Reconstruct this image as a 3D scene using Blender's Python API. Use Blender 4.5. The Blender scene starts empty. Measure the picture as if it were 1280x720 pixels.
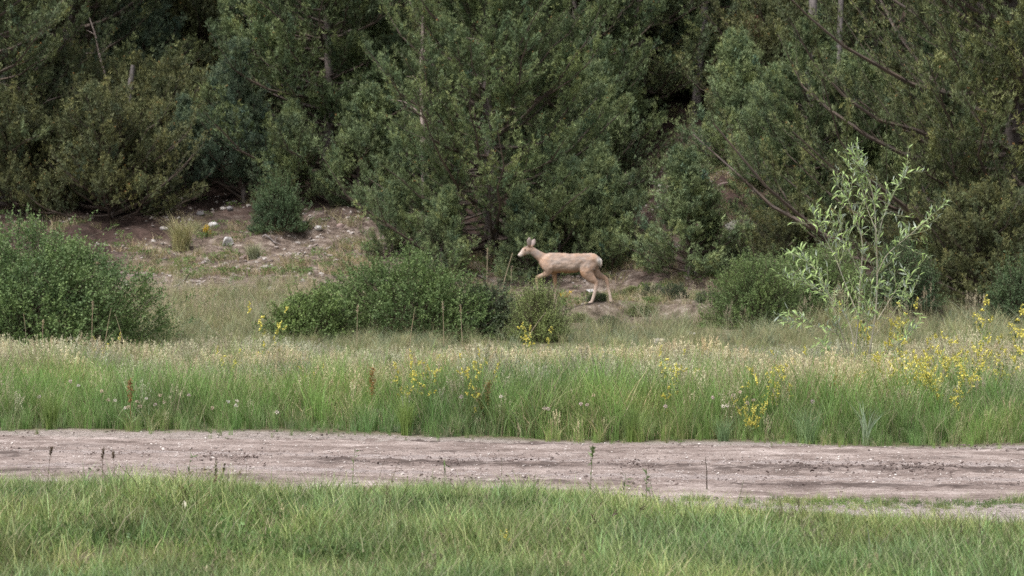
import bpy, math, random
import numpy as np
from mathutils import Vector, Matrix, Euler

# ------------------------------------------------------------------ camera, sky, sun, exposure
SC = bpy.context.scene
C = SC.collection
EYE = 1.6            # camera height above the road
FPX = 2900.0         # focal length in photo pixels (photo is 1280 wide)
HOR = 337.0          # photo row of the horizon

cam_d = bpy.data.cameras.new('camera')
cam = bpy.data.objects.new('camera', cam_d); C.objects.link(cam)
cam.location = (0, 0, EYE)
cam.rotation_euler = (math.radians(90) - math.atan((360 - HOR) / FPX), 0, 0)
cam_d.sensor_width = 36.0
cam_d.lens = 36.0 * FPX / 1280
cam_d.clip_start = 0.1; cam_d.clip_end = 2000
cam_d.dof.use_dof = True
cam_d.dof.focus_distance = 20.0
cam_d.dof.aperture_fstop = 4.8
SC.camera = cam

SUN_EL, SUN_AZ = math.radians(60), math.radians(222)   # azimuth clockwise from +Y
w = bpy.data.worlds.new('World'); SC.world = w; w.use_nodes = True
nt = w.node_tree; nt.nodes.clear()
sky = nt.nodes.new('ShaderNodeTexSky'); sky.sky_type = 'NISHITA'; sky.sun_disc = False
sky.sun_elevation = SUN_EL; sky.sun_rotation = SUN_AZ
sky.air_density = 1.0; sky.dust_density = 3.0
hsv = nt.nodes.new('ShaderNodeHueSaturation'); hsv.inputs['Saturation'].default_value = 0.16
bg = nt.nodes.new('ShaderNodeBackground'); bg.inputs['Strength'].default_value = 0.15
wo = nt.nodes.new('ShaderNodeOutputWorld')
nt.links.new(sky.outputs[0], hsv.inputs['Color']); nt.links.new(hsv.outputs[0], bg.inputs['Color'])
nt.links.new(bg.outputs[0], wo.inputs['Surface'])

sun_d = bpy.data.lights.new('sun', 'SUN'); sun_d.energy = 2.6; sun_d.angle = math.radians(12)
sun_d.color = (1.0, 0.965, 0.93)
sun = bpy.data.objects.new('sun', sun_d); C.objects.link(sun)
sdir = Vector((math.sin(SUN_AZ) * math.cos(SUN_EL), math.cos(SUN_AZ) * math.cos(SUN_EL), math.sin(SUN_EL)))
sun.rotation_euler = sdir.to_track_quat('Z', 'Y').to_euler()
sun.location = sdir * 60

SC.view_settings.view_transform = 'Standard'; SC.view_settings.look = 'None'
SC.view_settings.gamma = 1.0; SC.view_settings.use_curve_mapping = False
SC.view_settings.exposure = 0.66
SC.render.engine = 'CYCLES'
cy = SC.cycles
cy.max_bounces = 6; cy.diffuse_bounces = 3; cy.glossy_bounces = 2; cy.transmission_bounces = 3
cy.transparent_max_bounces = 4; cy.caustics_reflective = False; cy.caustics_refractive = False
cy.use_denoising = False
cy.use_adaptive_sampling = False

# ------------------------------------------------------------------ numpy helpers
def noise2(x, y, seed=0):
    x = np.asarray(x, float); y = np.asarray(y, float)
    xi = np.floor(x); yi = np.floor(y); xf = x - xi; yf = y - yi
    u = xf * xf * (3 - 2 * xf); v = yf * yf * (3 - 2 * yf)
    def h(a, b):
        n = np.sin(a * 127.1 + b * 311.7 + seed * 74.7) * 43758.5453
        return n - np.floor(n)
    return (h(xi, yi) * (1 - u) + h(xi + 1, yi) * u) * (1 - v) + (h(xi, yi + 1) * (1 - u) + h(xi + 1, yi + 1) * u) * v

def fbm(x, y, oct=4, seed=0):
    s = 0; a = 0.5; t = 0
    for i in range(oct):
        s = s + a * noise2(np.asarray(x) * 2 ** i + i * 17.3, np.asarray(y) * 2 ** i + i * 9.1, seed + i); t += a; a *= 0.5
    return s / t - 0.5

def sst(a, b, x):
    t = np.clip((np.asarray(x, float) - a) / (b - a), 0, 1); return t * t * (3 - 2 * t)

def norm(v):
    return v / np.maximum(np.linalg.norm(v, axis=-1, keepdims=True), 1e-9)

# ------------------------------------------------------------------ terrain
PY = np.array([-300, 20, 24, 30, 36, 42, 45, 46.5, 50, 55, 60, 70, 90, 120, 200, 600.])
PZ = np.array([0, 0, 0.02, 0.16, 0.52, 0.86, 0.98, 1.15, 1.95, 3.3, 5.0, 9.0, 18, 31, 60, 110.])
def road_far(x):
    x = np.asarray(x, float); return 21.75 - 0.2 * x + 0.12 * (fbm(x * 0.7, x * 0 + 3, 3, 5)) * 2
def road_near(x):
    x = np.asarray(x, float); return 16.5 - 0.10 * x - 0.3 * np.tanh(x / 5) + .25 * sst(-.5, -3.5, x) + 0.2 * fbm(x * 0.8, x * 0 + 8, 3, 9) * 2
def H0(x, y):
    x = np.asarray(x, float); y = np.asarray(y, float)
    z = 0
    for d, wt in ((-1.6, .2), (-.8, .2), (0, .2), (.8, .2), (1.6, .2)):
        z = z + wt * np.interp(y + d, PY, PZ)
    z = z + 0.42 * sst(1.0, -4.5, x) * sst(37, 45, y) + 0.22 * sst(.6, 1.6, x) * sst(40.3, 41.0, y + .5 * np.sin(x * 2.1)) * (1 - sst(41.5, 43.4, y))
    z = z + 1.3 * sst(2.0, 4.2, x) * sst(45.5, 50.5, y) * (1 - sst(6.5, 9, x))
    z = z + 0.5 * np.exp(-((x - 4.3) / 1.6) ** 2 - ((y - 49) / 1.8) ** 2)
    return z
def H(x, y):
    x = np.asarray(x, float); y = np.asarray(y, float)
    z = H0(x, y)
    hill = sst(38, 50, y)
    z = z + fbm(x * 0.35, y * 0.35, 4, 2) * (0.10 + 1.0 * sst(50, 70, y)) + fbm(x * 1.6, y * 1.6, 4, 4) * (0.04 + 0.42 * hill)
    deer = np.exp(-((x - 1.2) / 1.2) ** 4 - ((y - 45.0) / 0.9) ** 4)
    z = z * (1 - deer) + deer * (0.90 + 0.10 * (y - 45))
    onroad = sst(0, .35, y - road_near(x)) * sst(0, .35, road_far(x) - y)
    return z * (1 - onroad) - 0.03 * onroad

def hit(px, py):
    """point of the ground seen at a photo pixel"""
    d = np.arange(10, 140, 0.05)
    x = (px - 640) / FPX * d; z = EYE + (HOR - py) / FPX * d
    g = H(x, d); k = np.nonzero(z < g)[0]
    k = k[0] if len(k) else len(d) - 1
    return float(x[k]), float(d[k]), float(g[k])

def at(px, D):
    x = (px - 640) / FPX * D; return (x, D, float(H(x, D)))

# ------------------------------------------------------------------ mesh helpers
def new_mesh(name, V, Fs, col=None, smooth=False, attrs=None):
    if not isinstance(Fs, (list, tuple)): Fs = [Fs]
    Fs = [np.asarray(f, np.int32) for f in Fs if len(f)]
    me = bpy.data.meshes.new(name)
    V = np.asarray(V, np.float32)
    me.vertices.add(len(V)); me.vertices.foreach_set('co', V.ravel())
    tot = sum(f.size for f in Fs); npoly = sum(len(f) for f in Fs)
    me.loops.add(tot); me.loops.foreach_set('vertex_index', np.concatenate([f.ravel() for f in Fs]))
    me.polygons.add(npoly)
    sizes = np.concatenate([np.full(len(f), f.shape[1], np.int32) for f in Fs])
    starts = np.concatenate([[0], np.cumsum(sizes)[:-1]]).astype(np.int32)
    me.polygons.foreach_set('loop_start', starts)
    me.polygons.foreach_set('use_smooth', np.full(npoly, smooth))
    if col is not None:
        a = me.attributes.new('col', 'FLOAT_COLOR', 'POINT')
        cc = np.ones((len(V), 4), np.float32); cc[:, :3] = np.asarray(col, np.float32); a.data.foreach_set('color', cc.ravel())
    for k, v in (attrs or {}).items():
        a = me.attributes.new(k, 'FLOAT', 'POINT'); a.data.foreach_set('value', np.asarray(v, np.float32).ravel())
    me.update(calc_edges=True); me.validate()
    return me

def obj(name, me, mat=None, parent=None, loc=None, rot=None, scale=None):
    if mat is not None and not me.materials: me.materials.append(mat)
    o = bpy.data.objects.new(name, me); C.objects.link(o)
    if parent: o.parent = parent
    if loc is not None: o.location = loc
    if rot is not None: o.rotation_euler = rot
    if scale is not None: o.scale = scale if hasattr(scale, '__len__') else (scale,) * 3
    return o

def tag(o, label, cat, group=None, kind=None):
    if label: o['label'] = label
    if cat: o['category'] = cat
    if group: o['group'] = group
    if kind: o['kind'] = kind
    return o

def empty(name, loc, rz=0, scale=1.0, label=None, cat=None, group=None):
    o = bpy.data.objects.new(name, None); C.objects.link(o); o.empty_display_size = 0.1
    o.location = loc; o.rotation_euler = (0, 0, rz); o.scale = scale if hasattr(scale, '__len__') else (scale,) * 3
    return tag(o, label, cat, group)

def structure(o): o['kind'] = 'structure'; return o
def stuff(o): o['kind'] = 'stuff'; return o

def tubes(P, R, s=4):
    P = np.asarray(P, float); R = np.asarray(R, float); n, k, _ = P.shape
    T = norm(np.gradient(P, axis=1))
    ref = np.where(np.abs(T[:, :1, 2:3]) > 0.85, np.array([[[1., 0, 0]]]), np.array([[[0, 0, 1.]]]))
    U = norm(np.cross(T, np.broadcast_to(ref, T.shape))); W = np.cross(T, U)
    a = np.linspace(0, 2 * np.pi, s, endpoint=False)
    V = P[:, :, None] + R[:, :, None, None] * (np.cos(a)[None, None, :, None] * U[:, :, None] + np.sin(a)[None, None, :, None] * W[:, :, None])
    i = np.arange(n)[:, None, None] * k * s; j = np.arange(k - 1)[None, :, None] * s; b = np.arange(s)[None, None, :]
    b2 = (b + 1) % s
    F = np.stack([i + j + b, i + j + b2, i + j + s + b2, i + j + s + b], -1).reshape(-1, 4)
    return V.reshape(-1, 3), F

class Bag:
    def __init__(s): s.V = []; s.F3 = []; s.F4 = []; s.C = []; s.n = 0
    def add(s, V, F, col):
        V = np.asarray(V, float).reshape(-1, 3); F = np.asarray(F)
        if len(V) == 0: return
        (s.F3 if F.shape[1] == 3 else s.F4).append(F + s.n)
        c = np.asarray(col, float); c = np.broadcast_to(c, (len(V), 3)) if c.ndim == 1 else c
        s.V.append(V); s.C.append(c); s.n += len(V)
    def mesh(s, name, smooth=False):
        fs = []
        if s.F3: fs.append(np.concatenate(s.F3))
        if s.F4: fs.append(np.concatenate(s.F4))
        return new_mesh(name, np.concatenate(s.V), fs, np.concatenate(s.C), smooth)

def needles(pos, dirs, rng, m, spread, ln, wd, col):
    """m thin triangles fanned round every shoot"""
    n = len(pos)
    d = norm(dirs[:, None] + rng.normal(0, spread, (n, m, 3)))
    L = ln * rng.uniform(.6, 1.2, (n, m, 1))
    side = norm(np.cross(d, rng.normal(0, 1, (n, m, 3)))) * wd * .5
    b = pos[:, None] + rng.normal(0, ln * .25, (n, m, 3))
    V = np.stack([b - side, b + side, b + d * L], 2).reshape(-1, 3)
    c = np.broadcast_to(col[:, None, None], (n, m, 3, 3)) * rng.uniform(.75, 1.25, (n, m, 1, 1))
    return V, np.arange(len(V)).reshape(-1, 3), c.reshape(-1, 3)

def leaves(pos, dirs, rng, ln, wd, col, fold=0.25, jit=0.6):
    """one rhombic leaf (two triangles, folded along the rib) per position"""
    n = len(pos)
    d = norm(dirs + rng.normal(0, jit, (n, 3))); s = norm(np.cross(d, rng.normal(0, 1, (n, 3)))); up = np.cross(s, d)
    L = (ln * rng.uniform(.65, 1.25, n))[:, None]; W = (wd * rng.uniform(.7, 1.2, n))[:, None] * .5
    a = pos; b = pos + d * L * .45 + s * W + up * W * fold; c = pos + d * L; e = pos + d * L * .45 - s * W + up * W * fold
    V = np.stack([a, b, c, e], 1).reshape(-1, 3)
    k = np.arange(n)[:, None] * 4
    F = np.concatenate([k + np.array([[0, 1, 2]]), k + np.array([[0, 2, 3]])])
    cc = np.repeat(np.broadcast_to(col, (n, 3)) * rng.uniform(.75, 1.25, (n, 1)), 4, axis=0)
    return V, F, cc

# ------------------------------------------------------------------ materials
def mat_base(name):
    m = bpy.data.materials.new(name); m.use_nodes = True; n = m.node_tree; n.nodes.clear()
    out = n.nodes.new('ShaderNodeOutputMaterial'); return m, n, out
def N(n, t, **k):
    x = n.nodes.new(t)
    for a, b in k.items():
        if a in x.inputs: x.inputs[a].default_value = b
        else: setattr(x, a, b)
    return x
def rgb(c): return (c[0], c[1], c[2], 1)

def veg_mat(name, tint=False, trans=0.25, rough=0.6, nscale=0.6, lo=(.78, .80, .82), hi=(1.22, 1.16, 1.05), back=None, rnd=0.0):
    m, n, out = mat_base(name); L = n.links.new
    at_ = N(n, 'ShaderNodeAttribute', attribute_name='col')
    geo = N(n, 'ShaderNodeNewGeometry')
    nz = N(n, 'ShaderNodeTexNoise', Scale=nscale, Detail=3.0); L(geo.outputs['Position'], nz.inputs['Vector'])
    rp = N(n, 'ShaderNodeValToRGB'); rp.color_ramp.elements[0].color = rgb(lo); rp.color_ramp.elements[1].color = rgb(hi)
    rp.color_ramp.elements[0].position = .32; rp.color_ramp.elements[1].position = .68
    L(nz.outputs['Fac'], rp.inputs[0])
    mx = N(n, 'ShaderNodeMix', data_type='RGBA', blend_type='MULTIPLY'); mx.inputs[0].default_value = 1
    L(at_.outputs['Color'], mx.inputs[6]); L(rp.outputs[0], mx.inputs[7]); c = mx.outputs[2]
    if tint:
        ta = N(n, 'ShaderNodeAttribute', attribute_name='tint', attribute_type='INSTANCER')
        m2 = N(n, 'ShaderNodeMix', data_type='RGBA', blend_type='MULTIPLY'); m2.inputs[0].default_value = 1
        L(c, m2.inputs[6]); L(ta.outputs['Color'], m2.inputs[7]); c = m2.outputs[2]
    if rnd:
        oi = N(n, 'ShaderNodeObjectInfo'); hs = N(n, 'ShaderNodeHueSaturation')
        mr = N(n, 'ShaderNodeMapRange'); mr.inputs['To Min'].default_value = 1 - rnd; mr.inputs['To Max'].default_value = 1 + rnd
        L(oi.outputs['Random'], mr.inputs[0]); L(mr.outputs[0], hs.inputs['Value']); L(c, hs.inputs['Color']); c = hs.outputs[0]
    if back:
        m3 = N(n, 'ShaderNodeMix', data_type='RGBA'); m3.inputs[7].default_value = rgb(back)
        L(geo.outputs['Backfacing'], m3.inputs[0]); L(c, m3.inputs[6]); c = m3.outputs[2]
    p = N(n, 'ShaderNodeBsdfPrincipled', Roughness=rough); p.inputs['Specular IOR Level'].default_value = .3
    t = N(n, 'ShaderNodeBsdfTranslucent'); s = N(n, 'ShaderNodeMixShader'); s.inputs[0].default_value = trans
    L(c, p.inputs['Base Color']); L(c, t.inputs['Color']); L(p.outputs[0], s.inputs[1]); L(t.outputs[0], s.inputs[2])
    L(s.outputs[0], out.inputs['Surface']); return m

def solid_mat(name, c1, c2, scale=8, detail=5, rough=.85, bump=.3, stretch=(1, 1, 1), tint=False, attr=False, bscale=None, dist=0.02):
    m, n, out = mat_base(name); L = n.links.new
    tc = N(n, 'ShaderNodeTexCoord'); mp = N(n, 'ShaderNodeMapping'); mp.inputs['Scale'].default_value = stretch
    L(tc.outputs['Object'], mp.inputs[0])
    nz = N(n, 'ShaderNodeTexNoise', Scale=scale, Detail=detail, Roughness=.65); L(mp.outputs[0], nz.inputs['Vector'])
    rp = N(n, 'ShaderNodeValToRGB'); rp.color_ramp.elements[0].color = rgb(c1); rp.color_ramp.elements[1].color = rgb(c2)
    rp.color_ramp.elements[0].position = .35; rp.color_ramp.elements[1].position = .65; L(nz.outputs['Fac'], rp.inputs[0]); c = rp.outputs[0]
    if tint or attr:
        ta = N(n, 'ShaderNodeAttribute', attribute_name='tint' if tint else 'col', attribute_type='INSTANCER' if tint else 'GEOMETRY')
        m2 = N(n, 'ShaderNodeMix', data_type='RGBA', blend_type='MULTIPLY'); m2.inputs[0].default_value = 1
        L(c, m2.inputs[6]); L(ta.outputs['Color'], m2.inputs[7]); c = m2.outputs[2]
    p = N(n, 'ShaderNodeBsdfPrincipled', Roughness=rough); p.inputs['Specular IOR Level'].default_value = .25
    L(c, p.inputs['Base Color'])
    n2 = N(n, 'ShaderNodeTexNoise', Scale=bscale or scale * 3, Detail=4.0); L(mp.outputs[0], n2.inputs['Vector'])
    b = N(n, 'ShaderNodeBump', Strength=bump, Distance=dist); L(n2.outputs['Fac'], b.inputs['Height']); L(b.outputs[0], p.inputs['Normal'])
    L(p.outputs[0], out.inputs['Surface']); return m

M_NEEDLE = veg_mat('conifer_needles', trans=.2, rnd=.10, nscale=.9, lo=(.82, .84, .88), hi=(1.28, 1.22, 1.12))
M_LEAF = veg_mat('shrub_leaves', trans=.25, rnd=.05, nscale=1.6, lo=(.76, .8, .84), hi=(1.2, 1.16, 1.0))
M_WILLOW = veg_mat('willow_leaves', trans=.25, rough=.35, nscale=5, back=(.42, .48, .40), rnd=.15)
M_GRASS = veg_mat('grass_blades', tint=True, trans=.35, rough=.5, nscale=.8, lo=(.84, .85, .84), hi=(1.14, 1.12, 1.04))
M_PLANT = veg_mat('plant_parts', trans=.3, rough=.5, nscale=3)
M_BARK = solid_mat('rough_bark', (.055, .045, .04), (.15, .125, .115), 9, 6, .9, .8, (1, 1, .25))
M_BARKG = solid_mat('grey_bark', (.10, .088, .085), (.25, .22, .21), 9, 6, .9, .8, (1, 1, .25))
M_SNAG = solid_mat('bare_dead_wood', (.22, .17, .15), (.46, .38, .34), 12, 6, .85, .6, (1, 1, .2))
M_TWIG = veg_mat('twig_bark', trans=0, rough=.7, nscale=4)
M_ROCK = solid_mat('weathered_rock', (.6, .6, .6), (1.1, 1.1, 1.1), 7, 6, .9, .7, attr=True)
M_STONE = solid_mat('small_stones', (.7, .7, .7), (1.1, 1.1, 1.1), 30, 4, .9, .3, tint=True)

# ---- ground material: meadow soil, reddish scree, forest duff (also painting shade on the bank), chosen by vertex attributes
def ground_mat():
    m, n, out = mat_base('earth_and_scree'); L = n.links.new
    geo = N(n, 'ShaderNodeNewGeometry')
    def ramp(scale, detail, cols, rough=.6):
        nz = N(n, 'ShaderNodeTexNoise', Scale=scale, Detail=detail, Roughness=rough); L(geo.outputs['Position'], nz.inputs['Vector'])
        rp = N(n, 'ShaderNodeValToRGB'); e = rp.color_ramp.elements
        while len(e) < len(cols): e.new(.5)
        for i, (p, c) in enumerate(cols): e[i].position = p; e[i].color = rgb(c)
        L(nz.outputs['Fac'], rp.inputs[0]); return rp.outputs[0]
    meadow = ramp(3, 6, [(.35, (.07, .075, .035)), (.5, (.12, .115, .06)), (.68, (.20, .165, .12))])
    scree = ramp(4.5, 9, [(.38, (.05, .037, .03)), (.47, (.125, .094, .076)), (.55, (.20, .158, .13)), (.68, (.36, .31, .275))], .75)
    duff_and_shade = ramp(3.5, 8, [(.35, (.022, .014, .012)), (.55, (.058, .036, .03)), (.72, (.12, .08, .068))], .7)
    grav = ramp(16, 8, [(.3, (.16, .13, .12)), (.5, (.34, .285, .27)), (.7, (.50, .44, .42))], .75)
    def mixby(attr, a, b):
        at_ = N(n, 'ShaderNodeAttribute', attribute_name=attr); mx = N(n, 'ShaderNodeMix', data_type='RGBA')
        L(at_.outputs['Fac'], mx.inputs[0]); L(a, mx.inputs[6]); L(b, mx.inputs[7]); return mx.outputs[2]
    c = mixby('scree', meadow, scree); c = mixby('duff_and_shade', c, duff_and_shade); c = mixby('gravel', c, grav)
    p = N(n, 'ShaderNodeBsdfPrincipled', Roughness=.95); p.inputs['Specular IOR Level'].default_value = .15
    L(c, p.inputs['Base Color'])
    nz = N(n, 'ShaderNodeTexNoise', Scale=22.0, Detail=6.0, Roughness=.7); L(geo.outputs['Position'], nz.inputs['Vector'])
    b = N(n, 'ShaderNodeBump', Strength=.9, Distance=.05); L(nz.outputs['Fac'], b.inputs['Height']); L(b.outputs[0], p.inputs['Normal'])
    L(p.outputs[0], out.inputs['Surface']); return m

def road_mat():
    m, n, out = mat_base('packed_dirt'); L = n.links.new
    tc = N(n, 'ShaderNodeUVMap') if False else N(n, 'ShaderNodeNewGeometry')
    mp = N(n, 'ShaderNodeMapping'); mp.inputs['Scale'].default_value = (1.0, 1.7, 1); mp.inputs['Rotation'].default_value = (0, 0, math.radians(14))
    L(tc.outputs['Position'], mp.inputs[0])
    nz = N(n, 'ShaderNodeTexNoise', Scale=1.5, Detail=9.0, Roughness=.72); L(mp.outputs[0], nz.inputs['Vector'])
    rp = N(n, 'ShaderNodeValToRGB'); e = rp.color_ramp.elements
    for i, (p_, c) in enumerate([(.36, (.13, .102, .09)), (.46, (.235, .19, .174)), (.55, (.315, .265, .245)), (.66, (.45, .39, .37))]):
        if i > 1: e.new(p_)
        e[i].position = p_; e[i].color = rgb(c)
    L(nz.outputs['Fac'], rp.inputs[0])
    # fine grit
    g = N(n, 'ShaderNodeTexNoise', Scale=38.0, Detail=5.0, Roughness=.75); L(tc.outputs['Position'], g.inputs['Vector'])
    gr = N(n, 'ShaderNodeValToRGB'); gr.color_ramp.elements[0].position = .36; gr.color_ramp.elements[0].color = (.58, .53, .5, 1)
    gr.color_ramp.elements[1].position = .62; gr.color_ramp.elements[1].color = (1.12, 1.1, 1.1, 1); L(g.outputs['Fac'], gr.inputs[0])
    mx = N(n, 'ShaderNodeMix', data_type='RGBA', blend_type='MULTIPLY'); mx.inputs[0].default_value = .8
    L(rp.outputs[0], mx.inputs[6]); L(gr.outputs[0], mx.inputs[7])
    # damp churned soil lines
    at_ = N(n, 'ShaderNodeAttribute', attribute_name='damp')
    m2 = N(n, 'ShaderNodeMix', data_type='RGBA'); m2.inputs[7].default_value = (.075, .056, .05, 1)
    L(at_.outputs['Fac'], m2.inputs[0]); L(mx.outputs[2], m2.inputs[6])
    p = N(n, 'ShaderNodeBsdfPrincipled', Roughness=.9); p.inputs['Specular IOR Level'].default_value = .2
    L(m2.outputs[2], p.inputs['Base Color'])
    b = N(n, 'ShaderNodeBump', Strength=.7, Distance=.02); L(g.outputs['Fac'], b.inputs['Height']); L(b.outputs[0], p.inputs['Normal'])
    L(p.outputs[0], out.inputs['Surface']); return m

# ------------------------------------------------------------------ ground sheet
def graded(lo, hi, step, far_lo, far_hi, g=1.18):
    a = list(np.arange(lo, hi + 1e-6, step)); s = step; v = a[-1]
    while v < far_hi: s *= g; v += s; a.append(v)
    s = step; v = a[0]; pre = []
    while v > far_lo: s *= g; v -= s; pre.append(v)
    return np.array(pre[::-1] + a)
gx = graded(-12, 12, .15, -350, 350); gy = graded(9.5, 62, .16, -60, 600)
X, Y = np.meshgrid(gx, gy); Z = H(X, Y)
nx, ny = len(gx), len(gy)
idx = np.arange(nx * ny).reshape(ny, nx)
GF = np.stack([idx[:-1, :-1], idx[:-1, 1:], idx[1:, 1:], idx[1:, :-1]], -1).reshape(-1, 4)
nn = fbm(X * .5, Y * .5, 4, 11)
scree = sst(40, 43.5, Y + nn * 6 + 2.2 * sst(.3, 1.5, X) * (1 - sst(5, 6.5, X)) + 1.0 * sst(0, -4, X))
duff_and_shade = sst(48.5, 51.5, 4.5 * sst(-7.0, -8.2, X) + 3.0 * sst(6.0, 7.0, X) + 2.6 * sst(1.6, 2.6, X) * (1 - sst(5.5, 6.5, X)) +  Y + nn * 4 - 1.0 * sst(-1.5, -3.5, X)) * .92  # forest floor litter; pulled forward over the bank, its dark colour paints in shade
grav = sst(2.0, .5, road_near(X) - Y + nn * 1.2 - 1.0 * sst(0, 3, X)) * (Y < 21) + sst(.5, 0, Y - road_far(X)) * (Y >= 21) * .8
grav = grav * (Y > 5) * (Y < 28)
ground = obj('ground', new_mesh('ground', np.stack([X, Y, Z], -1).reshape(-1, 3), GF, smooth=True,
             attrs={'scree': scree, 'duff_and_shade': duff_and_shade, 'gravel': np.clip(grav, 0, 1)}), ground_mat())
structure(ground)

# ------------------------------------------------------------------ dirt road: its own sheet just above the ground, with ruts and churned ridges
rs = graded(-6.5, 6.5, .035, -90, 90, 1.2); rt = np.linspace(0, 1, 130)
S, T = np.meshgrid(rs, rt); Yr = road_near(S) * (1 - T) + road_far(S) * T
wob = fbm(S * .3, S * 0 + 2, 3, 31) * .06
def line(t0, wd): return np.exp(-((T - t0 - wob) / wd) ** 2)
churn = line(.55, .055) * sst(-.12, .12, fbm(S * 1.1, T * 3, 4, 41) + .06) + .8 * line(.25, .05) * sst(-.05, .2, fbm(S * 1.0, T * 3, 4, 42) + .25 * sst(1, 4, S) - .06) \
    + .5 * line(.78, .03) * sst(0, .15, fbm(S * 1.3, T * 3, 3, 43)) + .8 * line(.985, .03) * sst(-.1, .1, fbm(S, T * 3, 3, 44) + .05)
rough = fbm(S * 9, Yr * 9, 3, 51)
damp = np.clip(churn * (1.2 + 4.5 * fbm(S * 7, Yr * 16, 4, 52)) - .12, 0, 1) * .92
Zr = -.03 + .014 + .007 * churn + .022 * churn * rough * 2 - .02 * line(.4, .09) - .02 * line(.68, .09) + fbm(S * 1.2, T * 14, 4, 53) * .010 + rough * .010 + fbm(S * 17, Yr * 17, 2, 54) * .016
edge = sst(0, .03, T) * sst(0, .02, 1 - T)
Zr = H(S, Yr) * (1 - edge) + Zr * edge + .004 * edge - .02 * (1 - edge)
idx = np.arange(S.size).reshape(S.shape)
RF = np.stack([idx[:-1, :-1], idx[:-1, 1:], idx[1:, 1:], idx[1:, :-1]], -1).reshape(-1, 4)
road = obj('dirt_road', new_mesh('dirt_road', np.stack([S, Yr, Zr], -1).reshape(-1, 3), RF, smooth=True, attrs={'damp': damp}), road_mat())
structure(road)

# ------------------------------------------------------------------ scattering of uncountable things (grass, pebbles)
def scatter(name, protos, pos, rotz, scl, tint, vi, tilt=None):
    col = bpy.data.collections.new(name + '_pieces')
    for i, p in enumerate(protos): p.name = '%s_piece_%02d' % (name, i); col.objects.link(p)
    n = len(pos)
    me = bpy.data.meshes.new(name); me.vertices.add(n); me.vertices.foreach_set('co', np.asarray(pos, np.float32).ravel())
    r = np.zeros((n, 3), np.float32); r[:, 2] = rotz
    if tilt is not None: r[:, :2] = tilt
    a = me.attributes.new('rot', 'FLOAT_VECTOR', 'POINT'); a.data.foreach_set('vector', r.ravel())
    s3 = np.asarray(scl, np.float32); s3 = np.repeat(s3[:, None], 3, 1) if s3.ndim == 1 else s3
    a = me.attributes.new('scl', 'FLOAT_VECTOR', 'POINT'); a.data.foreach_set('vector', s3.ravel().astype(np.float32))
    t = np.ones((n, 4), np.float32); t[:, :3] = tint
    a = me.attributes.new('tint', 'FLOAT_COLOR', 'POINT'); a.data.foreach_set('color', t.ravel())
    a = me.attributes.new('vi', 'INT', 'POINT'); a.data.foreach_set('value', np.asarray(vi, np.int32))
    o = bpy.data.objects.new(name, me); C.objects.link(o)
    g = bpy.data.node_groups.new(name, 'GeometryNodeTree')
    g.interface.new_socket('Geometry', in_out='INPUT', socket_type='NodeSocketGeometry')
    g.interface.new_socket('Geometry', in_out='OUTPUT', socket_type='NodeSocketGeometry')
    gi = g.nodes.new('NodeGroupInput'); go = g.nodes.new('NodeGroupOutput')
    ip = g.nodes.new('GeometryNodeInstanceOnPoints'); ci = g.nodes.new('GeometryNodeCollectionInfo')
    ci.inputs['Collection'].default_value = col; ci.inputs['Separate Children'].default_value = True; ci.inputs['Reset Children'].default_value = True
    def na(nm, ty):
        x = g.nodes.new('GeometryNodeInputNamedAttribute'); x.data_type = ty; x.inputs[0].default_value = nm; return x.outputs[0]
    e2r = g.nodes.new('FunctionNodeEulerToRotation'); L = g.links.new
    L(na('rot', 'FLOAT_VECTOR'), e2r.inputs[0]); L(e2r.outputs[0], ip.inputs['Rotation']); L(na('scl', 'FLOAT_VECTOR'), ip.inputs['Scale'])
    L(na('vi', 'INT'), ip.inputs['Instance Index']); ip.inputs['Pick Instance'].default_value = True
    L(ci.outputs[0], ip.inputs['Instance']); L(gi.outputs[0], ip.inputs['Points']); L(ip.outputs[0], go.inputs[0])
    md = o.modifiers.new('scatter', 'NODES'); md.node_group = g
    return stuff(o)

def proto(name, me, mat):
    if not me.materials: me.materials.append(mat)
    return bpy.data.objects.new(name, me)

def blades(rng, n, rad, h, hv, wd, bend, cols, k=4, curl=1.0):
    a = rng.uniform(0, 2 * np.pi, n); r = rad * np.sqrt(rng.uniform(0, 1, n))
    base = np.stack([r * np.cos(a), r * np.sin(a), np.full(n, -.02)], -1)
    hh = h * (1 + hv * rng.normal(0, 1, n)).clip(.3, 1.9)
    b = rng.uniform(0, 2 * np.pi, n); bd = np.stack([np.cos(b), np.sin(b), 0 * b], -1) * (bend * rng.uniform(.2, 1.6, n) * hh)[:, None]
    s = np.linspace(0, 1, k)[None, :, None]
    P = base[:, None] + np.array([0, 0, 1.]) * hh[:, None, None] * (s - .18 * curl * bend * s ** 3) + bd[:, None] * s ** 2
    c = rng.uniform(0, np.pi, n); sd = np.stack([np.cos(c), np.sin(c), 0 * c], -1)
    W = wd * rng.uniform(.6, 1.3, n)[:, None, None] * (1 - s ** 2 * .92) * .5
    V = np.stack([P - sd[:, None] * W, P + sd[:, None] * W], 2).reshape(-1, 3)
    i = np.arange(n)[:, None] * k * 2; j = np.arange(k - 1)[None] * 2
    q = (i + j)[..., None] + np.array([0, 1, 3, 2])
    ci = rng.integers(0, len(cols), n); cc = np.asarray(cols)[ci] * rng.uniform(.8, 1.2, (n, 1))
    return V, q.reshape(-1, 4), np.repeat(cc, k * 2, 0)

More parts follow.
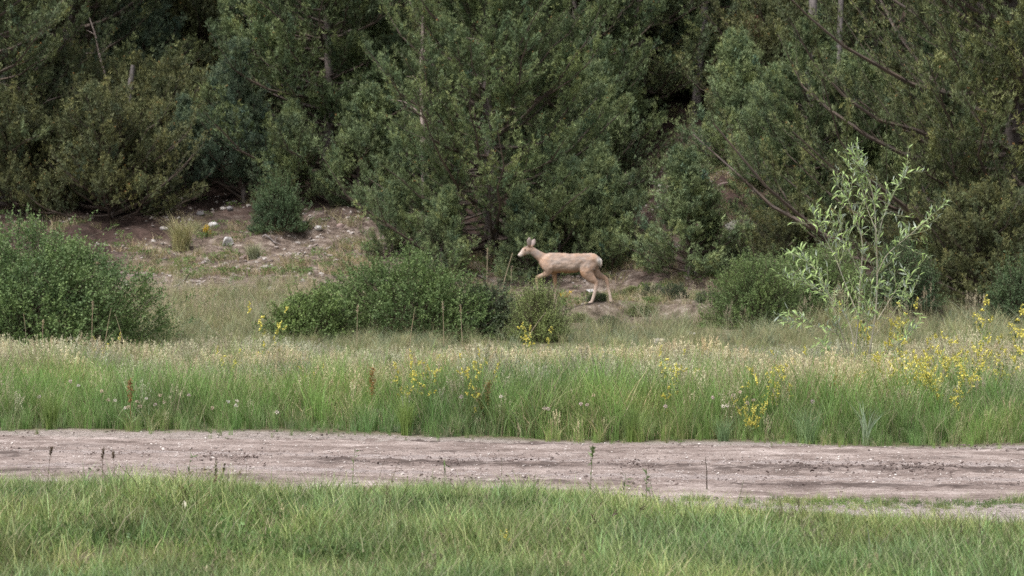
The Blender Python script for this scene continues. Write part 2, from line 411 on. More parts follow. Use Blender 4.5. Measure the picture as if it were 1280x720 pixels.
def seed_stalk(bag, rng, base, h, lean, stemc, headc, hl=.14, hw=.018, m=26):
    k = 6; s = np.linspace(0, 1, k)[:, None]
    P = np.array(base) + np.array([0, 0, h]) * s + np.array([lean[0], lean[1], 0]) * s ** 2
    V, F = tubes(P[None], np.linspace(.0022, .001, k)[None], 3); bag.add(V, F, stemc)
    top = P[-1]; d = norm(P[-1] - P[-2])
    t = rng.uniform(0, 1, m); pos = top - d * hl * t[:, None] + rng.normal(0, hw * .5, (m, 3)) * (np.sin(t * np.pi * .8 + .4))[:, None]
    V, F, cc = leaves(pos, np.tile(d, (m, 1)), rng, .024, .0065, np.array(headc), 0, .45); bag.add(V, F, cc)

GREENS = [(.17, .275, .08), (.24, .34, .11), (.12, .205, .055), (.29, .34, .14), (.17, .24, .08), (.36, .34, .21)]
DRY = [(.42, .36, .23), (.35, .30, .20), (.50, .43, .30)]
BLUE = [(.20, .30, .12), (.25, .34, .14), (.16, .25, .09)]
STRAW = (.46, .41, .28)
rng = np.random.default_rng(3)

def p_short(seed, n=54, h=.12, dry=.06, cols=GREENS, bend=.5):
    r = np.random.default_rng(seed); b = Bag()
    b.add(*blades(r, n, .12, h, .5, .0062, bend, cols))
    nd = max(1, int(n * dry)); b.add(*blades(r, nd, .11, h * .9, .4, .005, .8, DRY))
    return proto('short_grass_tuft', b.mesh('short_grass_tuft'), M_GRASS)
def p_forb(seed):
    r = np.random.default_rng(seed); b = Bag(); n = 42
    a = r.uniform(0, 2 * np.pi, n); rr = .10 * np.sqrt(r.uniform(0, 1, n))
    pos = np.stack([rr * np.cos(a), rr * np.sin(a), r.uniform(.01, .09, n)], -1)
    b.add(*leaves(pos, np.stack([np.cos(a), np.sin(a), 0 * a + .4], -1), r, .035, .020, np.array((.12, .20, .065)), .2, .5))
    b.add(*blades(r, 14, .10, .09, .3, .004, .4, GREENS))
    return proto('clover_leaf_tuft', b.mesh('clover_leaf_tuft'), M_GRASS)
def p_tall(seed, n=34, h=.42, cols=GREENS, dry=.1, w=.007, bend=.35, rad=.10):
    r = np.random.default_rng(seed); b = Bag()
    b.add(*blades(r, n, rad, h, .25, w, bend, cols, 5)); b.add(*blades(r, max(1, int(n * dry)), rad, h * .9, .25, w * .9, bend * 1.5, DRY, 5))
    return proto('tall_grass_tuft', b.mesh('tall_grass_tuft'), M_GRASS)
def p_stalks(seed, head, n=7, h=.62, hl=.15, hw=.02, stem=STRAW, m=26):
    r = np.random.default_rng(seed); b = Bag()
    for i in range(n):
        a = r.uniform(0, 6.28); q = r.uniform(0, .12)
        seed_stalk(b, r, (q * math.cos(a), q * math.sin(a), 0), h * r.uniform(.75, 1.15), r.normal(0, .06, 2), stem, head, hl * r.uniform(.7, 1.2), hw, m)
    b.add(*blades(r, 8, .1, h * .55, .3, .005, .5, DRY + GREENS[:2], 5))
    return proto('seed_stalk_tuft', b.mesh('seed_stalk_tuft'), M_GRASS)

def sample(n, y0, y1, margin=1.2):
    y = np.sqrt(rng.uniform(y0 ** 2, y1 ** 2, n)); hw = y * .2207 * 1.06 + margin
    return rng.uniform(-1, 1, n) * hw, y

# --- near verge
n = 34000; x, y = sample(n, 10.2, 18.5); d = road_near(x) - y
nz = fbm(x * 1.3, y * 1.3, 4, 61); nz2 = fbm(x * .5, y * .5, 3, 62)
dens = sst(-.08, .12, d + nz * .4)
gap = sst(.3, 1.3, x) * sst(.48, .62, d + nz * .3) * (1 - sst(1.2, 1.9, d + nz * 2.2 - .55 * sst(.5, 4, x)))
dens = dens * (1 - .93 * gap) * (.10 + .90 * sst(-.16, .02, nz))
dens *= .55 + .45 * sst(0, 1.2, d)
keep = rng.uniform(0, 1, n) < dens; x, y, d, nz, nz2, gap = (v[keep] for v in (x, y, d, nz, nz2, gap)); n = len(x)
sc = (.36 + .56 * sst(0, 1.8, d)) * rng.uniform(.7, 1.35, n) * (1 + .9 * nz2) * (1 - .6 * gap) * (1 - .5 * sst(.2, 2, x) * (1 - sst(1.4, 3.2, d)) * sst(.2, .45, d))
br = rng.uniform(.62, 1.32, n)[:, None]; warm = (fbm(x * .9, y * .9, 3, 63) * 2)[:, None]
tint = br * (np.array([1.0, 1.0, 1.0]) + warm * np.array([.26, .10, .02])) * (1 + .9 * fbm(x * 3, y * 3, 3, 64)[:, None])
V8 = [p_short(101), p_short(102, 50, .15), p_short(103, 40, .11, .12), p_short(104, 44, .16, .05, BLUE, .35), p_forb(105), p_forb(106), p_short(107, 30, .10, .5, GREENS, .8), p_stalks(108, (.30, .27, .17), 4, .24, .05, .006, (.24, .27, .12), 12), p_stalks(109, (.16, .11, .08), 3, .22, .05, .006, (.2, .18, .1), 12)]
vi = rng.choice(9, n, p=[.15, .16, .11, .12, .19, .17, .097, .002, .001])
scatter('short_grass', V8, np.stack([x, y, H(x, y)], -1), rng.uniform(0, 6.28, n), sc, tint, vi,)['label'] = 'short green grass and clover along the near side of the dirt road'
print('short', n)

# --- tall belt beyond the road
n = 22000; x, y = sample(n, 20.0, 29.8, 1.5); d = y - road_far(x)
keep = (d > -.22) & (rng.uniform(0, 1, n) < (.10 + .90 * sst(.0, .5, d + fbm(x * 2.5, y * 0, 3, 77) * .9))); x, y, d = x[keep], y[keep], d[keep]; n = len(x)
nz = fbm(x * .6, y * .6, 4, 71)
back = sst(1.2, 4.6, d + nz * 5)
vi = np.where(rng.uniform(0, 1, n) < (.05 + .66 * back), rng.choice([4, 5, 6, 7], n, p=[.35, .25, .2, .2]), rng.choice([0, 1, 2, 3], n))
stray = (vi < 4) & (rng.uniform(0, 1, n) < .055 * sst(.6, 2, d)); vi = np.where(stray, rng.choice([5, 6], n), vi)
vi = np.where((vi < 4) & (rng.uniform(0, 1, n) < .55 * (1 - sst(.0, .9, d))), 8, vi); vi = np.where((vi < 4) & (rng.uniform(0, 1, n) < .12), 9, vi)
sc = (.16 + .78 * sst(-.1, 1.0, d + nz * 1.2)) * rng.uniform(.6, 1.35, n) * (1 + .85 * nz) * np.where(vi < 4, 1.0, .80) * (1 - .3 * sst(27.5, 29.8, y))
warm = back[:, None]
tint = rng.uniform(.82, 1.2, n)[:, None] * (1 + np.where((vi < 4)[:, None], warm * np.array([.25, .10, .15]), 0) + (fbm(x * .8, y * 1.2, 4, 72) * 1.6)[:, None] * np.array([.45, .25, .1]))
TV = [p_tall(201), p_tall(202, 36, .46), p_tall(203, 30, .40, BLUE), p_tall(204, 34, .5, [(.18, .31, .09), (.23, .35, .12)], .04),
      p_stalks(205, (.64, .60, .43)), p_stalks(206, (.46, .40, .29), 7, .60, .12, .014), p_stalks(207, (.42, .43, .26), 8, .55, .12, .02, (.24, .27, .13)), p_stalks(208, (.66, .62, .47), 8, .58, .2, .03, (.4, .35, .25), 34), p_forb(209), p_tall(210, 26, .40, [(.17, .23, .11), (.15, .21, .10), (.34, .32, .18)], .4, .012, .7)]
scatter('meadow_grass', TV, np.stack([x, y, H(x, y)], -1), rng.uniform(0, 6.28, n), sc, tint, vi)['label'] = 'tall seeding meadow grass between the dirt road and the shrubs'
print('tall', n)

# --- paler dry grass climbing behind the shrubs on the left
n = 10000; y = rng.uniform(30, 47, n); x = rng.uniform(-.27, .24, n) * y
nz = fbm(x * .7, y * .7, 4, 81)
left = sst(.6, -1.6, x) * (1 - sst(41.5, 45.0, y + nz * 5)); right = .36 * sst(.4, 1.5, x) * (1 - sst(44.5, 46.5, y)) * sst(-.08, .10, nz) + .70 * sst(.4, 1.5, x) * (1 - sst(34.5, 38, y + nz * 5))
keep = rng.uniform(0, 1, n) < np.maximum(left, right) ; x, y, nz = x[keep], y[keep], nz[keep]; n = len(x)
sc = rng.uniform(.55, 1.05, n) * (.62 + .38 * sst(31, 35, y)) * (1 - .45 * sst(38, 44, y)) * (1 + .5 * nz)
vi = rng.choice(6, n, p=[.25, .2, .2, .15, .1, .1]); vi = np.where((y < 36.5) & (vi > 2), rng.integers(0, 3, n), vi); sc = sc * (1 - .35 * (1 - sst(35, 37, y)))
P5 = [p_tall(301, 40, .42, [(.30, .31, .16), (.24, .27, .13), (.36, .34, .2)], .4, .008, .5, .14), p_tall(302, 40, .38, [(.22, .26, .13), (.30, .30, .18)], .3, .008, .5, .14),
      p_tall(303, 36, .36, [(.26, .30, .2), (.2, .25, .15)], .3, .009, .6, .15), p_stalks(304, (.5, .44, .33)), p_stalks(305, (.40, .33, .25)), p_forb(306)]
scatter('dry_meadow_grass', P5, np.stack([x, y, H(x, y)], -1), rng.uniform(0, 6.28, n), sc, rng.uniform(.8, 1.2, n)[:, None] * np.ones(3), vi)['label'] = 'pale dry grass rising behind the shrubs to the rocky slope'
print('dry', n)

# --- sparse low herbs on the scree
n = 6500; y = rng.uniform(41, 56, n); x = rng.uniform(-.25, .25, n) * y; nz = fbm(x * .9, y * .9, 4, 91)
keep = rng.uniform(0, 1, n) < sst(-.06, .12, nz) * (1 - sst(48, 53, y)) + .05; x, y = x[keep], y[keep]; n = len(x)
P6 = [p_short(401, 40, .16, .5, [(.22, .24, .12), (.3, .29, .17)], .8), p_short(402, 34, .12, .9, [(.3, .27, .18)], .9), p_forb(403), p_forb(404)]
scatter('hillside_herbs', P6, np.stack([x, y, H(x, y)], -1), rng.uniform(0, 6.28, n), rng.uniform(.6, 1.7, n), rng.uniform(.75, 1.15, n)[:, None] * np.array([1.1, 1, 1]), rng.integers(0, 4, n))['label'] = 'sparse low herbs and dry tufts on the rocky slope'

# ------------------------------------------------------------------ rocks
def rock_mesh(seed, sub=2, flat=.75):
    import bmesh
    r = np.random.default_rng(seed)
    bm = bmesh.new(); bmesh.ops.create_icosphere(bm, subdivisions=sub, radius=1)
    V = np.array([v.co for v in bm.verts]); F = np.array([[v.index for v in f.verts] for f in bm.faces]); bm.free()
    for i in range(9):
        nrm = norm(r.normal(0, 1, 3)); dd = r.uniform(.5, .85); t = V @ nrm - dd
        V = V - np.where(t > 0, t, 0)[:, None] * nrm
    V = V + norm(V) * (fbm(V[:, 0] * 2 + seed, V[:, 1] * 2 + V[:, 2], 3, seed) * .35)[:, None]
    V[:, 2] *= flat; return V, F
ROCKS = [rock_mesh(s) for s in (1, 2, 3, 4, 5)]
STP = []
for s in (11, 12, 13, 14):
    V, F = rock_mesh(s, 1, .65); STP.append(proto('pebble', new_mesh('pebble', V, F), M_STONE))
def stones(name, x, y, size, tint, label, dz=0.0):
    n = len(x); s3 = size[:, None] * rng.uniform(.6, 1.3, (n, 3)) * np.array([1, 1, .8])
    o = scatter(name, [p.copy() for p in STP], np.stack([x, y, H(x, y) + dz], -1), rng.uniform(0, 6.28, n), s3, tint, rng.integers(0, 4, n), rng.normal(0, .3, (n, 2)))
    o['label'] = label
n = 15000; y = rng.uniform(40.5, 57, n); x = rng.uniform(-.25, .24, n) * y; nz = fbm(x * .8, y * .8, 4, 95)
keep = rng.uniform(0, 1, n) < sst(-.12, .1, nz) * sst(40.5, 44, y) * (1 - .7 * sst(52, 56, y)); x, y = x[keep], y[keep]; n = len(x)
g = rng.uniform(0, 1, n)[:, None]
stones('slope_stones', x, y, .018 + .068 * rng.uniform(0, 1, n) ** 2.4, (1 - g) * np.array([.20, .155, .14]) + g * np.array([.46, .42, .39]), 'small stones littering the slope below the trees')
n = 24000; x = rng.uniform(-6, 6, n); t = rng.uniform(0, 1, n); y = road_near(x) * (1 - t) + road_far(x) * t
g = rng.uniform(0, 1, n)[:, None] ** 2
stones('road_gravel', x, y, .003 + .014 * rng.uniform(0, 1, n) ** 6, (1 - g) * np.array([.24, .19, .175]) + g * np.array([.62, .57, .54]), 'fine gravel on the dirt road', .016)
n = 14000; x = rng.uniform(-6, 6, n); t = rng.choice([.55, .25, .985, .55, .55], n) + rng.normal(0, .045, n) + fbm(x * .3, x * 0 + 2, 3, 31) * .06
t = np.clip(t, .01, 1.0); y = road_near(x) * (1 - t) + road_far(x) * t
k = rng.uniform(0, 1, n) < sst(-.02, .15, fbm(x * 2.1, t * 6, 4, 41)); x, y = x[k], y[k]; n = len(x)
stones('mud_clods', x, y, .003 + .017 * rng.uniform(0, 1, n) ** 6, rng.uniform(.6, 1.3, n)[:, None] * np.array([.15, .115, .105]), 'dark clods of churned mud along the wheel ruts', .03)
n = 5000; x = rng.uniform(-4.2, 5, n); y = road_near(x) - rng.uniform(-.1, 2.2, n)
k = rng.uniform(0, 1, n) < (.15 + .85 * sst(.3, 2, x)); x, y = x[k], y[k]; n = len(x); g = rng.uniform(0, 1, n)[:, None]
stones('verge_gravel', x, y, .005 + .014 * rng.uniform(0, 1, n) ** 3, (1 - g) * np.array([.26, .21, .2]) + g * np.array([.55, .5, .48]), 'pebbles showing through the thin grass at the near road edge')

WHITE = (.55, .53, .52); PALE = (.42, .38, .36); PINK = (.34, .25, .225); GREY = (.25, .235, .24); DARK = (.10, .09, .092)
RK = [  # px, py, width px, height px, colour, label
    (283, 301, 17, 17, WHITE, 'large white rock right of the tall pale tussock on the slope'),
    (266, 281, 14, 9, WHITE, 'white rock directly right of the tall tussock and above the largest white rock'),
    (376, 280, 18, 10, PALE, 'flat pale rock under the small round bush on the slope'),
    (206, 285, 13, 7, PALE, 'pale flat rock just left of the tall tussock'),
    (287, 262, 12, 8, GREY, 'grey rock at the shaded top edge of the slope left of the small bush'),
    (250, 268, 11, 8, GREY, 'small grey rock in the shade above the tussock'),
    (398, 286, 11, 8, WHITE, 'small white rock to the right of the flat pale rock'),
    (333, 335, 20, 9, PALE, 'long pale rock lying low on the slope above the dry grass'),
    (349, 336, 9, 6, WHITE, 'little white rock touching the long pale rock'),
    (306, 322, 12, 6, PINK, 'pinkish flat rock below the small grey green tussock'),
    (412, 310, 11, 6, PALE, 'pale rock on open soil right of the small tussock'),
    (380, 351, 10, 6, WHITE, 'white rock at the lower edge of the bare slope'),
    (425, 282, 12, 7, PINK, 'pinkish rock left of the big central pine'),
    (447, 322, 13, 8, PALE, 'pale rock beside the lower left boughs of the central pine'),
    (550, 300, 20, 10, PALE, 'pale broken rock under the lowest boughs of the central pine'),
    (738, 363, 12, 5, WHITE, 'white stone on the ground between the hind legs of the deer'),
    (797, 363, 13, 5, WHITE, 'white stone on the terrace behind the deer'),
    (828, 428, 22, 13, (.44, .40, .34), 'cream boulder at the back edge of the meadow below the terrace'),
    (864, 417, 15, 6, WHITE, 'flat white rock left of the round right-hand bush'),
    (796, 412, 18, 13, (.20, .17, .17), 'dark brownish rock set in the bank below the terrace'),
    (913, 300, 24, 15, DARK, 'dark boulder beneath the spiky yucca'),
    (919, 282, 26, 13, (.24, .22, .21), 'grey boulder behind the spiky yucca'),
    (1032, 287, 26, 12, WHITE, 'white outcrop stone half hidden behind the top of the willow sapling'),
    (1050, 292, 14, 9, PALE, 'pale stone beside the white outcrop stone'),
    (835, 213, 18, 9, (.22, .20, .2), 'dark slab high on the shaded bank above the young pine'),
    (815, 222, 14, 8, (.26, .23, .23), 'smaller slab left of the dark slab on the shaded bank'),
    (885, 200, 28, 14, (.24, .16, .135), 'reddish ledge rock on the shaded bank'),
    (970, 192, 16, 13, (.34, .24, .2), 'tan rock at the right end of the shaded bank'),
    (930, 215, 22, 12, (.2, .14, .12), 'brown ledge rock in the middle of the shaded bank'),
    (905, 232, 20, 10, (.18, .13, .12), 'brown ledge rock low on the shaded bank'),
]
rr = np.random.default_rng(77)
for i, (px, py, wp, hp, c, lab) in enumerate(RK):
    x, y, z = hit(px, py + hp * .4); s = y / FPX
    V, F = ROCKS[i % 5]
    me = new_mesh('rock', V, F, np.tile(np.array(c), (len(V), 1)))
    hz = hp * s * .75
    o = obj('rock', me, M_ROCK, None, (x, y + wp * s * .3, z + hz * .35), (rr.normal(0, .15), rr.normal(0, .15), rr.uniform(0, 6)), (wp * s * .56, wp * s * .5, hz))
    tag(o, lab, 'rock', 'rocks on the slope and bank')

# forest litter: short dead twigs lying on the slope, and a few fallen branches one can pick out
def p_twig(seed):
    r = np.random.default_rng(seed); P = np.array([(-.5, 0, .02), (-.2, r.normal(0, .05), .04), (.15, r.normal(0, .06), .03), (.5, 0, .02)])
    V, F = tubes(P[None], np.array([[.035, .03, .022, .01]]), 3); return proto('twig', new_mesh('twig', V, F), M_STONE)
n = 5200; y = rng.uniform(42, 60, n); x = rng.uniform(-.25, .25, n) * y; nz = fbm(x, y, 3, 98); k = rng.uniform(0, 1, n) < sst(-.15, .15, nz); x, y = x[k], y[k]; n = len(x); g = rng.uniform(0, 1, n)[:, None]
scatter('forest_litter', [p_twig(1), p_twig(2), p_twig(3)], np.stack([x, y, H(x, y)], -1), rng.uniform(0, 6.28, n), rng.uniform(.08, .38, n), (1 - g) * np.array([.07, .05, .042]) + g * np.array([.30, .25, .22]), rng.integers(0, 3, n))['label'] = 'dead twigs and needle litter strewn over the slope under the trees'
for i, (px, py, ln, rz, lab) in enumerate([(428, 322, .8, .2, 'dark fallen branch on the stony slope left of the central pine'), (598, 348, 1.1, -.3, 'fallen branch in the shade under the central pine'),
        (905, 330, .9, .9, 'fallen grey branch on the soil left of the round right-hand bush'), (340, 305, .5, -.5, 'short dark fallen branch below the dark round bush on the slope'), (868, 258, 1.2, .5, 'fallen branch low on the shaded bank')]):
    r = np.random.default_rng(60 + i); x, y, z = hit(px, py); q = np.linspace(-.5, .5, 7)[:, None]
    P = np.array([math.cos(rz), math.sin(rz), 0]) * q * ln; P[:, 2] = H(x + P[:, 0], y + P[:, 1]) - z + .03 + .04 * np.abs(np.sin(q[:, 0] * 6)); P += r.normal(0, .012, P.shape)
    b = Bag(); V, F = tubes(P[None], (.022 * (1.2 - (q[:, 0] + .5)))[None], 5); b.add(V, F, (1, 1, 1))
    for j in (2, 4):
        d = np.array([r.normal(0, .6), r.normal(0, .4), .5]); t_ = np.linspace(0, 1, 4)[:, None]; V, F = tubes((P[j] + norm(d) * ln * .3 * t_)[None], (.009 * (1 - .7 * t_[:, 0]))[None], 4); b.add(V, F, (1, 1, 1))
    tag(obj('fallen_branch', b.mesh('fallen_branch'), M_BARKG, None, (x, y, z)), lab, 'branch', 'fallen branches on the slope')

# ------------------------------------------------------------------ conifers
def conifer(seed, Ht, Rb, n1=110, low=.05, e0=0, e1=60, sag=.25, up=.35, power=.7, m2=10, nt=8, mn=9, nl=.10, nw=.026,
            c0=(.05, .085, .035), c1=(.13, .165, .06), orange=.04, lobes=.35, l2=.36, trunk=None, tilt=(0, 0), top=.25, inner=.36):
    r = np.random.default_rng(seed)
    k = 12; s = np.linspace(0, 1, k)
    tp = np.stack([tilt[0] * s + .10 * np.sin(s * 5 + seed), tilt[1] * s + .10 * np.cos(s * 4 + seed * 2), s * Ht - .1], -1)
    tr = (trunk or Ht * .02) * (1 - s * .93)
    limbs = Bag(); V, F = tubes(tp[None], tr[None], 8); trunkmesh = Bag(); trunkmesh.add(V, F, (1, 1, 1))
    h = low + (1 - low) * np.sort(r.uniform(0, 1, n1)) ** 1.15
    az = np.arange(n1) * 2.39996 + r.normal(0, .35, n1)
    L = Rb * ((1 - h) ** power * (1 - top) + top * np.sqrt(np.clip(1 - h, 0.02, 1)))
    L = L * (1 + lobes * 2 * fbm(np.cos(az) * 1.6 + 5, h * 5 + np.sin(az) * 1.6, 2, seed)) * r.uniform(.5, 1.15, n1)
    L = np.maximum(L, .16 * Rb * (1.05 - h) + .12)
    base = np.stack([np.interp(h, s, tp[:, 0]), np.interp(h, s, tp[:, 1]), np.interp(h, s, tp[:, 2])], -1)
    e = np.radians(e0 + (e1 - e0) * h + r.normal(0, 9, n1))
    hd = np.stack([np.cos(az), np.sin(az), 0 * az], -1); lat = np.stack([-np.sin(az), np.cos(az), 0 * az], -1)
    k1 = 8; q = np.linspace(0, 1, k1)[None, :, None]
    Lx = L[:, None, None]; wig = r.normal(0, .10, (n1, 1, 1))
    sg = (sag * (1 - h))[:, None, None]
    P = base[:, None] + Lx * (hd[:, None] * np.cos(e)[:, None, None] * q + np.array([0, 0, 1.]) * (np.sin(e)[:, None, None] * q - sg * q + (sg + up * .5) * q ** 2.4) + lat[:, None] * wig * q ** 2)
    P = P + r.normal(0, .02, P.shape) * q * Lx
    V, F = tubes(P, (.012 + .013 * L)[:, None] * (1 - .85 * np.linspace(0, 1, k1))[None], 4); limbs.add(V, F, (.09, .07, .06))
    # secondaries
    sf = np.linspace(inner, .99, m2)[None] + r.normal(0, .03, (n1, m2)); sf = np.clip(sf, .08, .995)
    fi = sf * (k1 - 1); i0 = np.minimum(fi.astype(int), k1 - 2); fr = (fi - i0)[..., None]
    rows = np.arange(n1)[:, None]
    B = P[rows, i0] * (1 - fr) + P[rows, i0 + 1] * fr
    Tn = norm(P[rows, i0 + 1] - P[rows, i0])
    sgn = np.where((np.arange(m2)[None] + r.integers(0, 2, (n1, 1))) % 2, 1., -1.)[..., None]
    Ld = norm(np.cross(Tn, np.array([0, 0, 1.]))) * sgn
    d2 = norm(Tn * .8 + Ld * r.uniform(.4, 1.2, (n1, m2, 1)) + np.array([0, 0, 1.]) * r.normal(.32, .22, (n1, m2, 1)))
    L2 = (L[:, None] * l2 * (1.15 - sf) + .17) * r.uniform(.6, 1.3, (n1, m2))
    q2 = np.linspace(0, 1, 5)[None, None, :, None]
    P2 = B[:, :, None] + L2[..., None, None] * (d2[:, :, None] * q2 + np.array([0, 0, 1.]) * .38 * q2 ** 2)
    P2 = P2.reshape(-1, 5, 3); L2f = L2.ravel()
    V, F = tubes(P2, (.004 + .006 * L2f)[:, None] * np.linspace(1, .3, 5)[None], 3); limbs.add(V, F, (.075, .058, .048))
    # tufts
    t = np.linspace(.30, 1, nt)[None] + r.normal(0, .04, (len(P2), nt)); t = np.clip(t, 0, 1)
    fi = t * 4; i0 = np.minimum(fi.astype(int), 3); fr = (fi - i0)[..., None]; rows = np.arange(len(P2))[:, None]
    tp_ = P2[rows, i0] * (1 - fr) + P2[rows, i0 + 1] * fr + r.normal(0, .042, (len(P2), nt, 3))
    td = norm(norm(P2[:, -1] - P2[:, 0])[:, None] * .7 + np.array([0, 0, .6]) + r.normal(0, .30, (len(P2), nt, 3)))
    young = np.clip((t - .35) * 1.1 + r.normal(0, .12, t.shape), 0, 1)
    c0 = np.array(c0); c1 = np.array(c1)
    hue = r.normal(0, .12, (len(P2), 1, 1)); val = 1 + np.repeat(r.normal(0, .16, n1), m2)[:, None, None] + r.normal(0, .10, (len(P2), 1, 1))
    col = (c0 + (c1 - c0) * young[..., None]) * (1 + hue * np.array([1.3, .8, .2])) * val.clip(.5, 1.6)
    tp_ = tp_.reshape(-1, 3); td = td.reshape(-1, 3); col = col.reshape(-1, 3).clip(.01, 1)
    crown = Bag(); crown.add(*needles(tp_, td, r, mn, .5, nl, nw, col))
    # dead brown sprigs and pollen cones at shoot tips
    k_ = (r.uniform(0, 1, len(tp_)) < orange) & (young.ravel() > .5)
    if k_.any():
        crown.add(*needles(tp_[k_] + td[k_] * nl * .8, td[k_], r, 5, .5, nl * .42, nw * 1.1, np.tile(np.array((.26, .15, .055)), (k_.sum(), 1))))
    return trunkmesh.mesh('trunk', True), limbs.mesh('limbs'), crown.mesh('crown')

def tree_copy(pr, name, x, D, scale, rz, label, group, cat='tree', bark=M_BARK, dz=0.0):
    tm, lm, cm = pr; loc = (x, D, float(H(x, D)) - .05 + dz)
    t = empty(name, loc, rz, scale, label, cat, group)
    obj('trunk', tm, bark, t); obj('limb', lm, M_TWIG, t); obj('crown', cm, M_NEEDLE, t)
    return t
CEN = conifer(1, 9.4, 4.1, 160, .0, -4, 58, .30, .60, .55, 17, 16, 9, .085, .0165, orange=.03, lobes=.32, c0=(.078, .112, .048), c1=(.185, .235, .105))
BIG = conifer(2, 10.0, 5.3, 155, .08, -4, 54, .34, .60, .55, 18, 16, 9, .09, .017, orange=.05, c0=(.08, .105, .045), c1=(.20, .225, .095), lobes=.45, l2=.36, inner=.20)
OLD = conifer(3, 9.5, 3.6, 105, .12, -10, 44, .30, .45, .5, 16, 14, 7, .095, .025, orange=.03, c0=(.07, .095, .045), c1=(.16, .19, .085), lobes=.55, l2=.42, inner=.24)
MID = conifer(4, 7.0, 2.9, 110, .03, -6, 54, .25, .55, .55, 15, 14, 8, .09, .021, orange=.02, c0=(.075, .11, .05), c1=(.175, .225, .10), l2=.42)
FIR = conifer(5, 9.5, 2.0, 140, .04, -12, 40, .15, .2, .8, 9, 9, 7, .085, .027, orange=0, c0=(.04, .088, .035), c1=(.09, .17, .06), l2=.45)
YNG = conifer(6, 2.6, 1.15, 75, .02, 5, 68, .1, .5, .75, 9, 14, 8, .07, .014, orange=.0, c0=(.11, .15, .07), c1=(.23, .29, .14), l2=.5)
JUN = conifer(7, 2.2, 2.2, 110, .02, 4, 66, .1, .35, .45, 10, 14, 7, .075, .017, orange=.03, c0=(.075, .09, .042), c1=(.165, .175, .075), l2=.4)
BLU = conifer(8, 4.2, 1.5, 95, .03, 15, 75, .1, .5, .6, 9, 14, 8, .08, .016, orange=0, c0=(.065, .10, .062), c1=(.13, .18, .115), l2=.45)

GF_ = 'conifers standing along the front of the forest'
TR = [  # proto, name, px, D, scale, rz, label
    (CEN, 'pine_tree', 608, 48.9, .86, .3, 'big full pine in the centre with boughs down to the ground behind the deer'),
    (BIG, 'pine_tree', 1262, 44.5, 1.0, 2.75, 'huge spreading pine filling the right side behind the willow sapling'),
    (MID, 'pine_tree', 1010, 48.0, .62, .9, 'smaller pine between the willow sapling and the bare shaded bank'),
    (YNG, 'young_pine', 860, 46.6, (1.12, 1.12, .93), 0, 'young bushy pine just behind and right of the deer'),
    (YNG, 'young_pine', 980, 49.4, .70, 2.2, 'small grey-green pine at the foot of the shaded bank'),
    (OLD, 'pine_tree', 92, 57.0, 1.0, 1.2, 'old open pine at the left with its grey trunk showing under the crown'),
    (OLD, 'pine_tree', -30, 52.5, .95, 3.4, 'old pine cut off by the left edge of the picture'),
    (JUN, 'juniper', 135, 51.5, 1.0, .5, 'low spreading olive juniper under the old left pine'),
    (BLU, 'juniper', 300, 53.0, .85, .5, 'upright blue-green juniper right of the low spreading juniper'),
    (BLU, 'juniper', 232, 52.6, .55, 2.5, 'small pale juniper squeezed between the spreading and the upright one'),
    (MID, 'pine_tree', 405, 54.0, 1.12, 1.9, 'light green pine left of the big central pine'),
    (OLD, 'pine_tree', 235, 61.0, 1.05, 4.4, 'dark wide pine behind the upright blue-green juniper'),
    (FIR, 'fir_tree', 318, 66.0, 1.2, 0, 'fresh green fir showing in the gap between the left pines'),
    (OLD, 'pine_tree', 800, 58.0, .92, 5.2, 'dark pine rising above the young bushy pine'),
    (MID, 'pine_tree', 722, 55.5, 1.05, 3.1, 'pine pressed against the right flank of the central pine'),
    (MID, 'pine_tree', 920, 58.0, .78, .2, 'dark pine on top of the bare shaded bank'),
    (OLD, 'pine_tree', 1090, 56.0, .95, 2.0, 'grey-green pine whose long boughs reach over the bank from the right'),
    (JUN, 'juniper', 1225, 41.5, .72, 1.4, 'dark juniper scrub under the huge right pine'),
    (JUN, 'juniper', 1150, 43.5, .6, 4.0, 'low dark scrub right behind the willow sapling'),
    (MID, 'pine_tree', 440, 64.0, .9, 4.0, 'pine with a forked grey trunk behind the left shoulder of the central pine'),
    (FIR, 'fir_tree', 655, 66.0, 1.0, 1.0, 'narrow fir rising behind the central pine'),
    (YNG, 'young_pine', 556, 47.0, .62, 2.0, 'low pine scrub in the shade under the left boughs of the central pine'),
    (YNG, 'young_pine', 655, 47.3, .70, 5.0, 'dark pine scrub directly behind the head and neck of the deer'),
    (YNG, 'young_pine', 705, 48.0, .9, 3.0, 'dark pine scrub directly behind the back of the deer'),
    (YNG, 'young_pine', 492, 48.2, .55, 1.0, 'tiny pine at the lower left foot of the central pine'),
    (YNG, 'young_pine', 752, 48.3, .95, 4.4, 'blue-green young pine in the shade right above the rump of the deer'),
]
for p, nm, px, D, s, rz, lab in TR:
    tree_copy(p, nm, (px - 640) / FPX * D, D, s, rz, lab, GF_, 'juniper' if nm == 'juniper' else 'tree')
r = np.random.default_rng(6)
